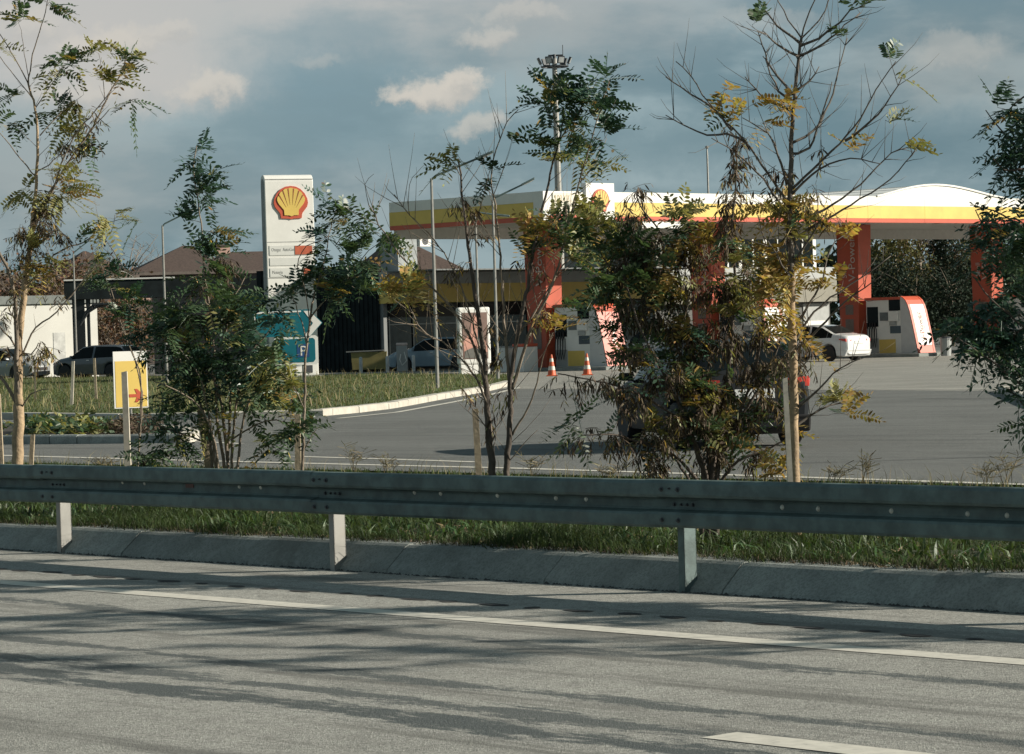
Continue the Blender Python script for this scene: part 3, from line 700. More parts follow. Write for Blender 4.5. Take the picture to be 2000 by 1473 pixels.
# ------------------------------------------------------------------ price pillar
pd_ = 6000 / 49.0; pc = P(572, 742, pd_); pc.z = 0
PN = V((.36, -.93, 0)).normalized(); PX = V((-PN.y, PN.x, 0)); PW = 2.02; PT = .55; PH = 8.15
pi_ = thing('price_pillar', 'tall white roadside price pillar with a red and yellow shell emblem, left of the canopy', 'sign pillar', pc)
def Q(x, y, z): return pc + PX * x + PN * y + Z * z     # y toward the viewer
sp_ = [(-PT / 2, .15), (PT / 2, .15), (PT / 2, PH - .28)] + [(PT / 2 - .28 + .28 * math.cos(a), PH - .28 + .28 * math.sin(a)) for a in np.linspace(.2, 1.57, 7)] + [(-PT / 2 + .27 - .27 * math.sin(a), PH - .28 + .28 * math.cos(a)) for a in np.linspace(.1, 1.57, 6)]
mb = MB(); mb.prism([Q(-PW / 2, y, z) for y, z in sp_], PX * PW); mb.build('housing', WHITE, pi_, bevel=.03)
mb = MB(); mb.prism([Q(-PW / 2 - .012, y * .72, z if z < 1 else z - .15) for y, z in sp_], PX * .013); mb.prism([Q(PW / 2 - .001, y * .72, z if z < 1 else z - .15) for y, z in sp_], PX * .013)
mb.build('side_trim', mat('grey side trim', (.20, .21, .21), .5), pi_)
emblem(pi_, Q(0.05, PT / 2 + .0, PH - 1.13), PX, Z, 1.42)
SEAM = mat('seam grey', (.25, .25, .24), .6)
yz = lambda y: 1.6 + (663 - y) / 49.0
mb = MB()
for y in (352, 474, 544): mb.box(Q(-PW / 2 + .01, PT / 2 - .002, yz(y)), PX * (PW - .02), PN * .006, Z * .03)
mb.build('seam', SEAM, pi_)
PNL = mat('price panel grey', (.58, .58, .55), .45, var=.03); LED = mat('unlit red display', (.42, .10, .05), .4)
for y0, y1, has in [(480, 499, 1), (504, 519, 0), (524, 541, 1)]:
    mb = MB(); mb.box(Q(-PW / 2 + .12, PT / 2 + .001, yz(y1)), PX * (PW - .24), PN * .02, Z * (yz(y0) - yz(y1))); pp_ = mb.build('price_row', PNL, pi_)
    if has:
        mb = MB(); mb.box(Q(.16 if y0 == 480 else .5, PT / 2 + .022, yz(y1) + .02), PX * (.72 if y0 == 480 else .38), PN * .015, Z * (yz(y0) - yz(y1) - .04)); mb.build('price_display', LED, pi_)
text('lettering', 'Otogaz  AutoGas', .19, Q(-PW / 2 + .2, PT / 2 + .022, yz(491)), PX, Z, SEAM, pi_, squeeze=.7)
text('lettering', 'Motorin', .19, Q(-PW / 2 + .2, PT / 2 + .022, yz(535)), PX, Z, SEAM, pi_, squeeze=.7)
mb = MB(); mb.box(Q(-PW / 2 - .15, -PT / 2 - .15, -.05), PX * (PW + .3), PN * (PT + .3), Z * .20); mb.build('plinth', CONC, pi_)
mb = MB(); mb.box(Q(.45, PT / 2 + .002, .25), PX * .3, PN * .02, Z * .3); mb.build('service_hatch', BOLT, pi_)

# ------------------------------------------------------------------ green direction sign and yellow arrow sign
sd = 72.0; k = 6000 / sd
s0 = P(597, 802, sd); s0.z = .1
sg = thing('direction_sign', 'teal roadside sign with an arrow-shaped board above a parking board', 'road sign', s0)
NS = V((.22, -.975, 0)).normalized(); XS = V((-NS.y, NS.x, 0))
def T(x, z, y=0): return s0 + XS * (x / k) + NS * y + Z * (z / k - s0.z)     # pixels right of the post, pixels above ground
gz0 = 802
zz = lambda y: (661.7 - y) + 1.6 * k
def plate(pts, y, th, m_, name, par): return MB().prism([T(x, zz(py), y) for x, py in pts], NS * th).build(name, m_, par)
arw = [(-99, 606), (12, 604), (38, 631), (11, 659), (-99, 655)]
bd = plate(arw, .03, .02, TEAL, 'arrow_board', sg)
plate([(-96, 610), (-92, 607), (-4, 606), (-4, 609), (-90, 610.5), (-93, 612), (-93, 650), (-96, 650)], .051, .006, WHITE, 'border', bd)
plate([(1, 607), (13, 607), (36, 631), (12, 657), (1, 657), (19, 631)], .051, .006, WHITE, 'chevron', bd)
lbp = [(-58, 657), (23, 655), (28, 659), (28, 708), (23, 712), (-58, 712)]
b2 = plate(lbp, .03, .02, WHITE, 'parking_board', sg)
plate([(-55, 662), (18, 660), (22, 664), (22, 702), (18, 707), (-55, 707)], .051, .005, TEAL, 'board_field', b2)
plate([(-14, 672), (10, 671), (10, 697), (-14, 697)], .057, .004, BLUE, 'symbol_square', b2)
text('lettering', 'P', 24 / k * 1.15, T(-9, zz(694), .064), XS, Z, WHITE, sg, ext=.003)
mb = MB(); mb.tube([T(-2, 0, 0), T(-2, zz(604), 0)], .03, 8); mb.build('pole', GALVL, sg)

yd = 54.0; k2 = 6000 / yd
y0 = P(255, 851, yd); y0.z = .1
ys = thing('arrow_sign', 'small yellow sign with white header and red arrow pointing right, on a thin post', 'sign', y0)
NY = V((.48, -.877, 0)).normalized(); XY = V((-NY.y, NY.x, 0))
def TY(x, py, y=0): return y0 + XY * ((x - 255) / k2 / .877) + NY * y + Z * (1.6 + (672.3 - py) / k2 - y0.z)
def plY(pts, y, th, m_, name, par): return MB().prism([TY(a, b, y) for a, b in pts], NY * th).build(name, m_, par)
yb = plY([(226, 686), (288, 686), (288, 797), (226, 797)], .02, .02, WHITE, 'board', ys)
plY([(229, 705), (286, 705), (286, 795), (229, 795)], .041, .004, YELLOW, 'yellow_field', yb)
plY([(253, 770), (267, 770), (263, 760), (268, 760), (280, 773), (268, 786), (263, 786), (267, 776), (253, 776)], .047, .004, mat('arrow red', (.42, .06, .02), .5), 'arrow', yb)
mb = MB(); mb.tube([TY(257, 852, 0), TY(257, 690, 0)], .022, 8); mb.build('pole', GALVL, ys)

# ------------------------------------------------------------------ street lamps and mast
def lamp(px, py, d, h, arm, up_, label, lum=.5):
    b0 = P(px, py, d); b0.z = .05
    t = thing('street_lamp', label, 'street lamp', b0, 'slim single-arm lamp posts')
    mb = MB(); mb.tube([b0, b0 + Z * h * .5, b0 + Z * h], [.052, .045, .036], 8); mb.build('pole', GALVL, t)
    e = b0 + Z * h + V((arm, .1, up_))
    mb = MB(); mb.tube([b0 + Z * (h - .04), b0 + Z * (h + .02) + V((arm, .1, up_)) * .1, e], [.035, .035, .03], 6); mb.build('arm', GALV, t)
    q = V((arm, .1, up_)).normalized()
    mb = MB(); mb.box(e - q * .03 - V((0, .11, 0)) - Z * .03, q * lum, V((0, .22, 0)), Z * .07); hd = mb.build('lamp_head', GALV, t, bevel=.02)
    mb = MB(); mb.box(e + q * .1 - V((0, .08, 0)) - Z * .045 , q * (lum - .18), V((0, .16, 0)), Z * .012); mb.build('lamp_glass', WHITE, hd)
    mb = MB(); mb.box(b0 - V((.15, .15, .03)), (.3, 0, 0), (0, .3, 0), (0, 0, .07)); mb.build('base_plate', BOLT, t)
lamp(855, 768, 85, 5.88, 1.3, .52, 'slim lamp post standing on the lawn kerb, tallest in front of the canopy')
lamp(973, 750, 99, 5.85, .95, .45, 'slim lamp post behind the twin-trunk sapling, right of the poster stand')
lamp(327, 757, 115, 5.95, .9, .45, 'slim lamp post rising behind the dense green sapling')
lamp(151, 740, 148, 6.0, .7, .55, 'slim lamp post in front of the white box building at the far left')
lamp(938, 738, 113, 6.0, .8, -.1, 'slim lamp post directly behind the poster stand')
mbase = P(1100, 695, 150); mbase.z = 0
ms = thing('floodlight_mast', 'very tall slim mast with a ring of floodlights above the canopy', 'floodlight mast', mbase)
mb = MB(); mb.tube([mbase, mbase + Z * 7, mbase + Z * 14.9], [.24, .18, .12], 10); mb.build('pole', GALVL, ms)
tp = mbase + Z * 14.5
mb = MB()
for r_, z_ in ((.66, 0),):
    pts = [tp + V((r_ * math.cos(a), r_ * math.sin(a), z_)) for a in np.linspace(0, 2 * math.pi, 17)]
    mb.tube(pts, .03, 5)
for a in np.linspace(0, 2 * math.pi, 7)[:-1]: mb.tube([tp, tp + V((.66 * math.cos(a), .66 * math.sin(a), 0))], .03, 5)
mb.tube([tp + V((-.3, 0, .55)), tp + V((.42, 0, .55))], .045, 5); mb.tube([tp, tp + Z * .6], .09, 6)
mb.build('head_frame', BOLT, ms)
for i, a in enumerate([-1.95, -1.15, -.15, .9, 2.2, 3.25]):
    o = V((math.cos(a), math.sin(a), 0)); c_ = tp + o * .70 + Z * .30; s_ = V((-o.y, o.x, 0)); up_ = (Z + o * .45).normalized(); nn = (o - Z * .45).normalized()
    mb = MB(); mb.box(c_ - s_ * .17 - up_ * .17, s_ * .34, up_ * .34, nn * .09); mb.tube([tp + o * .66, c_ - up_ * .1], .022, 5); fl_ = mb.build('floodlight', BOLT, ms)
    mb = MB(); mb.box(c_ - s_ * .14 - up_ * .13 + nn * .091, s_ * .28, up_ * .27, nn * .01); mb.build('floodlight_glass', mat('floodlight glass', (.4, .42, .42), .2), fl_)
mb = MB(); mb.tube([tp + V((.42, 0, .5)), tp + V((.42, 0, 1.05))], .02, 5); mb.build('lightning_rod', BOLT, ms)
an = P(1391, 640, 150); an.z = 0
at_ = thing('antenna_mast', 'hair-thin pale antenna pole rising behind the canopy fascia', 'antenna', an)
mb = MB(); mb.tube([an, an + Z * 10.0, an + Z * 10.3], [.06, .045, .03], 6); mb.build('pole', GALVL, at_)
mb = MB(); mb.lathe(an + Z * 10.28, Z, [(0, .03), (.05, .09), (.12, .09), (.16, .02)], 8); mb.build('tip', GALVL, at_)

# ------------------------------------------------------------------ forecourt furniture
CONEO = mat('cone orange', (.55, .10, .03), .5); CONEW = mat('cone white band', (.62, .58, .5), .5)
def cone(px, py, label):
    b0 = G(px, py); h = .78
    t = thing('traffic_cone', label, 'traffic cone', b0, 'striped traffic cones')
    rr = lambda z: .165 - .135 * z / h
    mb = MB(); mb.cbox(b0 + Z * .02, .40, .40, .04); mb.build('base', CONEO, t, bevel=.01)
    for i, (z0, z1, m_) in enumerate([(.04, .22, CONEO), (.22, .36, CONEW), (.36, .52, CONEO), (.52, .64, CONEW), (.64, h, CONEO)]):
        mb = MB(); mb.lathe(b0, Z, [(z0 + .001, rr(z0)), (z1, rr(z1))], 16); mb.build('band', m_, t, smooth=False)
cone(1078, 735, 'orange and white traffic cone leftmost of three, by the first canopy column')
cone(1147, 733, 'orange and white traffic cone in front of the red pump end panel')
cone(1258, 706, 'orange and white traffic cone beside the white car behind the bush')
# poster stand
ad = 6000 / 52.0; a0_ = P(927, 736, ad); a0_.z = .0
AN = V((.42, -.91, 0)).normalized(); AX = V((-AN.y, AN.x, 0))
def TA(x, y, z): return a0_ + AX * x + AN * y + Z * z
po = thing('poster_stand', 'freestanding white framed poster stand on the forecourt edge', 'poster stand', a0_)
mb = MB(); mb.box(TA(-.66, -.14, .45), AX * 1.32, AN * .28, Z * 2.15); mb.build('frame', WHITE, po, bevel=.07)
mb = MB(); mb.box(TA(-.6, -.12, -.05), AX * 1.2, AN * .24, Z * .495); mb.build('foot', WHITE, po, bevel=.02)
mb = MB(); mb.box(TA(-.52, .141, .66), AX * 1.04, AN * .008, Z * 1.74); ps = mb.build('poster', mat('brown poster', (.17, .11, .09), .4, var=.3, scale=1.2), po)
mb = MB(); mb.prism([TA(x, .151, z) for x, z in [(-.48, 1.3), (-.3, 1.55), (-.16, 1.66), (-.12, 2.15), (0, 2.3), (.12, 2.15), (.14, 1.68), (.3, 1.5), (.45, 1.25), (.5, .9), (.2, .98), (-.1, 1.05), (-.46, .95)]], AN * .003)
mb.build('poster_figure', mat('poster pink', (.50, .26, .20), .4, var=.25, scale=1.6), ps)
mb = MB(); mb.prism([TA(x, .156, z) for x, z in [(-.46, .7), (.3, .68), (.36, .95), (-.05, 1.1), (-.4, .98)]], AN * .003); mb.build('poster_block', mat('poster grey', (.13, .125, .11), .4, var=.2), ps)
# red-topped bin, yellow skip, bollards, air unit
b0 = P(1027, 727, 6000 / 48.5); b0.z = 0
t = thing('waste_bin', 'boxy white waste bin with red lid near the first canopy column', 'bin', b0)
mb = MB(); mb.box(b0 - SU * .42 - SV * .3, SU * .84, SV * .6, Z * 1.02); mb.build('body', WHITE, t, bevel=.03)
mb = MB(); mb.box(b0 - SU * .43 - SV * .31 + Z * 1.023, SU * .86, SV * .62, Z * .12); mb.build('lid', REDP, t, bevel=.03)
b0 = P(992, 727, 6000 / 48.0); b0.z = 0
t = thing('storage_box', 'low grey-white storage cabinet just left of the red-lidded bin', 'cabinet', b0)
mb = MB(); mb.box(b0 - SU * .3 - SV * .3, SU * .6, SV * .6, Z * 1.0); mb.build('body', WHITE, t, bevel=.03)
mb = MB(); mb.box(b0 - SU * .31 - SV * .31 + Z * 1.003, SU * .62, SV * .62, Z * .06); mb.build('lid', GREYP, t)
sk = P(722, 720, 140); sk.z = 0
t = thing('yellow_skip', 'dull yellow steel skip container with a pale lid edge in the shade', 'skip', sk)
mb = MB(); mb.prism([sk + V((-.78, 0, .12)), sk + V((.72, 0, .12)), sk + V((.80, 0, .92)), sk + V((-.84, 0, .92))], V((0, 1.4, 0))); mb.build('bin_body', mat('dull ochre paint', (.24, .20, .07), .7, var=.2, scale=2), t)
mb = MB(); mb.box(sk + V((-1.05, -.06, .922)), (1.7, 0, .03), (0, 1.5, 0), (0, 0, .05)); mb.build('lid', GALVL, t)
mb = MB()
for x_ in (-.5, .5):
    for y_ in (.3, 1.1): mb.lathe(sk + V((x_, y_ - .05, .07)), V((0, 1, 0)), [(0, .07), (.06, .07)], 10)
mb.build('castor', BLACK, t)
BLB = ['white bollard in front of the yellow skip', 'white bollard just right of the yellow skip', 'white bollard beside the pale blue car']
for i, (px, py) in enumerate([(705, 720), (757, 720), (808, 719)]):
    b0 = P(px, py, 133 + i); b0.z = 0
    t = thing('bollard', BLB[i], 'bollard', b0, 'white bollards')
    mb = MB(); mb.lathe(b0, Z, [(0, .075), (.70, .075), (.74, .05), (.75, .01)], 12); mb.build('post', mat('bollard paint', (.45, .47, .46), .5), t, smooth=False)
    mb = MB(); mb.lathe(b0, Z, [(-.01, .12), (.02, .12), (.025, .08)], 12); mb.build('base', BOLT, t)
au = P(786, 716, 136); au.z = 0
t = thing('air_unit', 'grey tyre air service unit with a pale top between the bollards', 'service unit', au)
mb = MB(); mb.cbox(au + Z * .6, .48, .4, 1.15); mb.build('cabinet', GREYP, t, bevel=.03)
mb = MB(); mb.cbox(au + Z * 1.24, .5, .42, .12); mb.build('top', mat('pale pink top', (.5, .40, .36), .5), t, bevel=.03)
mb = MB(); mb.tube([au + V((.1, -.22, .9)), au + V((.2, -.3, .5)), au + V((.0, -.32, .3)), au + V((-.1, -.3, .55)), au + V((-.05, -.22, .8))], .02, 5); mb.build('hose', WHITE, t)
ub = P(1822, 699, 138); ub.z = 0
t = thing('waste_bin', 'slim grey waste bin beside the white pump, near the right edge branches', 'bin', P(1848, 706, 138))
q0 = P(1848, 706, 136); q0.z = 0
mb = MB(); mb.lathe(q0, Z, [(0, .22), (.75, .26), (.78, .27)], 14); mb.build('body', GREYP, t)
mb = MB(); mb.lathe(q0 + Z * .781, Z, [(0, .27), (.06, .22), (.07, .05)], 14); mb.build('lid', BOLT, t)

# ------------------------------------------------------------------ cars
PLATE = mat('number plate', (.62, .62, .60), .4, var=.02)
LRED = mat('tail lamp red', (.45, .03, .012), .2, spec=.7); LCLR = mat('clear lamp', (.5, .5, .5), .12, spec=.8)
def car(name, label, paint, L, Wd, H, kind, loc, phi, group='cars around the station'):
    t = thing(name, label, 'car', (0, 0, 0), group)
    if kind == 'saloon':
        top = [(0, .60), (.012, .68), (.05, .715), (.13, .735), (.17, .77), (.30, .95), (.40, .995), (.50, 1.0), (.60, .965), (.72, .78), (.765, .69), (.90, .62), (.97, .53), (1, .42)]; g0, g1, w0, w1 = .15, .33, .58, .75
    else:
        top = [(0, .58), (.01, .66), (.03, .75), (.10, .955), (.16, .985), (.35, 1.0), (.50, 1.0), (.60, .965), (.70, .79), (.74, .70), (.90, .63), (.97, .55), (1, .44)]; g0, g1, w0, w1 = .025, .105, .575, .73
    belt = [(0, .60), (.2, .635), (.7, .60), (.8, .58), (1, .50)]
    wid = [(0, .80), (.02, .90), (.08, .97), (.25, 1), (.75, 1), (.93, .95), (.985, .86), (1, .76)]
    wr = .325 * H / 1.5; wys = (-.5 * L + L * .205, -.5 * L + L * .815)
    ts = sorted(set(np.round(np.concatenate([np.linspace(0, 1, 41), [.006, .012, .99], *[[(wy + .5 * L + dx) / L for dx in np.linspace(-wr * 1.22, wr * 1.22, 11)] for wy in wys]]), 4)))
    I = lambda tb, x: float(np.interp(x, [q[0] for q in tb], [q[1] for q in tb]))
    rows = []
    for tt in ts:
        y = -.5 * L + tt * L; w = Wd / 2 * I(wid, tt); zt = I(top, tt) * H; zbel = min(I(belt, tt) * H, zt - .02)
        zb = .18 + (.10 * max(0, (.05 - tt) / .05) if tt < .05 else 0) + (.06 * max(0, (tt - .95) / .05))
        cab = max(0, min(1, (zt - zbel) / (H * .37)))
        arch = 0
        for wy in wys:
            q = (wr * 1.18) ** 2 - (y - wy) ** 2
            if q > 0: arch = max(arch, wr + math.sqrt(q))
        zl = max(zb, arch); wc = w * (.90 - .18 * cab)
        zs = zt - (.045 + .03 * cab)
        rows.append([(0, zb), (w * .80, zb if not arch else max(zb, arch - .02)), (w * .965, max(zl, zb + .05)), (w * .995, max(zl + .03, .40 * H)), (w, max(zl + .06, .47 * H)), (w * .975, max(zbel, zl + .08)), (wc + (w * .93 - wc) * .12, max(zs, zbel + .004)), (wc * .90, zt - .018), (wc * .55, zt - .003), (0, zt)])
    nr = len(rows[0]); body = MB(); win = MB(); dark = MB()
    full = []
    for r in rows: full.append([(x, z) for x, z in r] + [(-x, z) for x, z in r[-2:0:-1]])
    nc = len(full[0])
    Pn = [[V((x, -.5 * L + tt * L, z)) for x, z in full[i]] for i, tt in enumerate(ts)]
    for i in range(len(ts) - 1):
        tm = (ts[i] + ts[i + 1]) / 2
        for k in range(nc):
            k2 = (k + 1) % nc; kk = k if k < nr - 1 else nc - 1 - k   # row index on the right half
            q = [Pn[i][k], Pn[i][k2], Pn[i + 1][k2], Pn[i + 1][k]]
            tgt = body
            hgt = (rows[i][6][1] - rows[i][5][1] + rows[i + 1][6][1] - rows[i + 1][5][1]) / 2
            if kk == 5 and hgt > .12 * H / 1.5 and g0 + .02 < tm < w1 - .02 and not (abs(tm - .44) < .011) and not (kind == 'saloon' and abs(tm - .225) < .006): tgt = win
            if kk in (7, 8) and (g0 < tm < g1 or w0 < tm < w1): tgt = win
            tgt.add(q, [(3, 2, 1, 0)] if True else [])
    body.add(Pn[0], [tuple(range(nc))]); body.add(Pn[-1], [tuple(range(nc - 1, -1, -1))])
    body.build('body', paint, t, smooth=False, bevel=0)
    bo = bpy.data.objects[kids(t)[0].name]
    import bmesh
    bm = bmesh.new(); bm.from_mesh(bo.data); bmesh.ops.remove_doubles(bm, verts=bm.verts, dist=.0005); bmesh.ops.recalc_face_normals(bm, faces=bm.faces)
    for f in bm.faces: f.smooth = True
    for e in bm.edges:
        if len(e.link_faces) == 2 and e.calc_face_angle(0) > math.radians(38): e.smooth = False
    bm.to_mesh(bo.data); bm.free()
    win.build('window', GLASS, t, smooth=True)
    for wy in wys:
        for sx in (-1, 1):
            xo = sx * (Wd / 2 - .20); ax = V((sx, 0, 0))
            ty = MB().lathe((xo, wy, wr), ax, [(0, wr * .7), (.0, wr * .96), (.02, wr), (.17, wr), (.195, wr * .95), (.195, wr * .70)], 24).build('wheel', BLACK, t, smooth=False)
            rm = MB(); rm.lathe((xo + sx * .15, wy, wr), ax, [(0, wr * .70), (.02, wr * .70), (.022, wr * .58), (.0, wr * .56)], 24)
            for s_ in range(10):
                a = s_ * 2 * math.pi / 10; o = V((xo + sx * .165, wy + .12 * wr * math.cos(a), wr + .12 * wr * math.sin(a))); r_ = V((0, math.cos(a), math.sin(a))); q = V((0, -math.sin(a), math.cos(a)))
                rm.box(o - q * .016, r_ * wr * .52, q * .032, ax * .02)
            rm.lathe((xo + sx * .15, wy, wr), ax, [(0, .06), (.035, .055), (.036, .0)], 10)
            rm.build('rim', mat('alloy rim', (.35, .35, .35), .35, metal=.7), ty)
            MB().lathe((xo + sx * .0, wy, wr), ax, [(0, wr * .66), (.10, wr * .66)], 16).build('brake_drum', BLACK, ty)
    zl = .56 * H if kind == 'saloon' else .60 * H
    for sx in (-1, 1):
        y_ = -.5 * L; x1 = sx * Wd * .475
        MB().hexa([V((sx * Wd * .27, y_ - .012, zl - .03)), V((x1 * .93, y_ + .035, zl - .06)), V((sx * Wd * .502, y_ + .30, zl + .02)), V((sx * Wd * .3, y_ + .2, zl - .02)),
                   V((sx * Wd * .27, y_ - .005, zl + .05)), V((x1 * .93, y_ + .05, zl + .07)), V((sx * Wd * .498, y_ + .34, zl + .07)), V((sx * Wd * .3, y_ + .2, zl + .06))]).build('tail_lamp', LRED, t)
        MB().hexa([V((sx * Wd * .28, .5 * L + .0, .40 * H)), V((sx * Wd * .43, .5 * L - .13, .41 * H)), V((sx * Wd * .485, .5 * L - .36, .47 * H)), V((sx * Wd * .3, .5 * L - .3, .43 * H)),
                   V((sx * Wd * .28, .5 * L - .09, .50 * H)), V((sx * Wd * .43, .5 * L - .2, .52 * H)), V((sx * Wd * .48, .5 * L - .42, .54 * H)), V((sx * Wd * .3, .5 * L - .35, .52 * H))]).build('headlight', LCLR, t)
        MB().hexa([V((sx * Wd * .47, .2 * L - .02, .62 * H)), V((sx * Wd * .59, .2 * L, .63 * H)), V((sx * Wd * .59, .2 * L + .08, .63 * H)), V((sx * Wd * .47, .2 * L + .1, .62 * H)),
                   V((sx * Wd * .48, .2 * L - .02, .70 * H)), V((sx * Wd * .585, .2 * L, .71 * H)), V((sx * Wd * .585, .2 * L + .07, .70 * H)), V((sx * Wd * .48, .2 * L + .1, .69 * H))]).build('mirror', paint, t, bevel=.02)
        MB().box(V((sx * (Wd * .5 + .004), -.02 * L, .55 * H)), (0, .16, 0), (sx * .02, 0, 0), (0, 0, .025)).build('door_handle', CHROME, t)
    MB().box(V((-.27, -.5 * L - .018, .46 * H)), (.54, 0, 0), (0, .02, 0), (0, 0, .125)).build('number_plate', PLATE, t)
    MB().hexa([V((-Wd * .46, -.5 * L + .10, .20)), V((Wd * .46, -.5 * L + .10, .20)), V((Wd * .49, -.5 * L + .5, .22)), V((-Wd * .49, -.5 * L + .5, .22)),
               V((-Wd * .44, -.5 * L - .035, .30 * H)), V((Wd * .44, -.5 * L - .035, .30 * H)), V((Wd * .495, -.5 * L + .45, .30 * H)), V((-Wd * .495, -.5 * L + .45, .30 * H))]).build('rear_bumper', paint if kind == 'saloon' else BLACK, t, bevel=.03)
    MB().box(V((-.5, .5 * L - .03, .30 * H)), (1.0, 0, 0), (0, .035, 0), (0, 0, .14)).build('grille', BLACK, t)
    t.location = loc; t.rotation_euler = (0, 0, phi); ORG[t.name] = V(loc)
    return t
PW_ = mat('white car paint', (.62, .62, .61), .25, var=.02, coat=.6); PDK = mat('dark charcoal car paint', (.015, .017, .019), .45, var=.05, coat=.0, spec=.12)
PGR = mat('dark grey car paint', (.055, .065, .078), .28, var=.05, coat=.7); PSI = mat('silver car paint', (.28, .29, .29), .3, metal=.3, var=.05, coat=.5); PBL = mat('pale blue car paint', (.19, .26, .31), .3, var=.05, coat=.5)
def floorpt(px, d): p = P(px, 650, d); return V((p.x, p.y, 0))
rear = floorpt(1677, 128.5)     # rear centre of the saloon
car('saloon_car', 'white saloon car seen from behind, at the pump in full view', PW_, 4.5, 1.85, 1.55, 'saloon', rear + SV * 2.25, SPHI)
rear = floorpt(1358, 131)
car('hatchback_car', 'white hatchback half hidden behind the dense withered bush', PW_, 4.3, 1.85, 1.62, 'hatch', rear + SV * 2.15, SPHI)
th = math.radians(13); hd = V((-math.sin(th), math.cos(th), 0)); rear = floorpt(1470, 39.8)
car('dark_hatchback', 'dark charcoal hatchback driving in, close behind the dense withered bush', PDK, 4.2, 1.72, 1.42, 'hatch', rear + hd * 2.1, th)
rear_l = floorpt(205, 146)
car('grey_car', 'dark grey car parked in front of the white box building, behind the yellow arrow sign', PGR, 4.4, 1.85, 1.6, 'hatch', floorpt(192, 147) , math.radians(62))
car('silver_car', 'pale silver car at the left edge in front of the white box building', PSI, 4.4, 1.85, 1.6, 'hatch', floorpt(8, 149), math.radians(-120))
car('blue_car', 'pale blue car in the shade by the shop, behind the tall lamp post', PBL, 4.2, 1.8, 1.5, 'hatch', floorpt(853, 138), math.radians(75))
# ------------------------------------------------------------------ left background: white box building, dark timber shed, houses
def fl(px, d, z=0.0): p = P(px, 650, d); return V((p.x, p.y, z))
X_ = V((1, 0, 0)); Y_ = V((0, 1, 0))
o = fl(-70, 152); e_ = fl(191, 156)
wx = (e_ - o); wn = V((-wx.y, wx.x, 0)).normalized()
wb = thing('white_box_building', 'low white flat-roofed box building at the far left edge', 'building', o)
mb = MB(); mb.box(o, wx, wn * 6, Z * 3.75); mb.build('wall', mat('white render', (.60, .59, .54), .7, var=.05, scale=.8), wb)
mb = MB(); mb.box(o - wx.normalized() * .1 - wn * .12 + Z * 3.753, wx + wx.normalized() * .2, wn * 6.2, Z * .42); mb.build('roof', mat('grey green roof edge', (.15, .165, .155), .7), wb)
mb = MB(); mb.box(o + wx * .66 - wn * .02, wx * .09, wn * .03, Z * 2.3); mb.build('door', mat('off white door', (.5, .5, .47), .6), wb)
# shed
sd0 = 149.0
shd = thing('timber_shed', 'long dark timber-roofed shed with braced posts behind the lawn', 'shed', fl(420, sd0))
z1, z0 = 4.75, 3.85
a_, b_ = fl(128, sd0), fl(640, sd0 + 2)
mb = MB(); t_ = (b_ - a_); mb.box(a_ + Z * z0, t_, Y_ * 2.2, Z * (z1 - z0)); mb.build('roof', DARKW, shd)
mb = MB(); mb.box(a_ + Z * (z1 + .002), t_ * .42, -Y_ * .06 + Y_ * .0, Z * .07); mb.build('roof_trim', WHITE, shd)
POSTB = mat('dark post', (.02, .024, .026), .7)
for px in (146, 157, 174, 335, 470):
    q = fl(px, sd0 + .3); mb = MB(); mb.box(q - X_ * (.09 if px != 157 else .2), X_ * (.14 if px != 157 else .42), Y_ * .2, Z * (z0 - .003)); mb.build('post', POSTB, shd)
for px, dx in ((157, .9), (157, 1.3), (335, -.9), (335, .9)):
    q = fl(px, sd0 + .2); mb = MB(); mb.tube([q + Z * 2.6, q + Z * 3.2 + X_ * dx * .3, q + Z * 3.55 + X_ * dx * .75, q + Z * 3.6 + X_ * dx * 1.3], .07, 6); mb.build('brace', POSTB, shd)
mb = MB()
for i in range(9): q = fl(150 + i * 6.5, sd0 + .4); mb.box(q + Z * 3.5, X_ * .05, Y_ * .05, Z * (z0 - 3.502))
mb.box(fl(140, sd0 + .38) + Z * 3.42, X_ * 1.7, Y_ * .08, Z * .07)
mb.build('railing', POSTB, shd)
a_ = fl(300, sd0 + 9.5); b_ = fl(622, sd0 + 9.5); mb = MB(); mb.box(a_, b_ - a_, Y_ * .3, Z * (z0 + .6)); mb.build('back_wall', mat('shed wall', (.03, .034, .034), .8), shd)
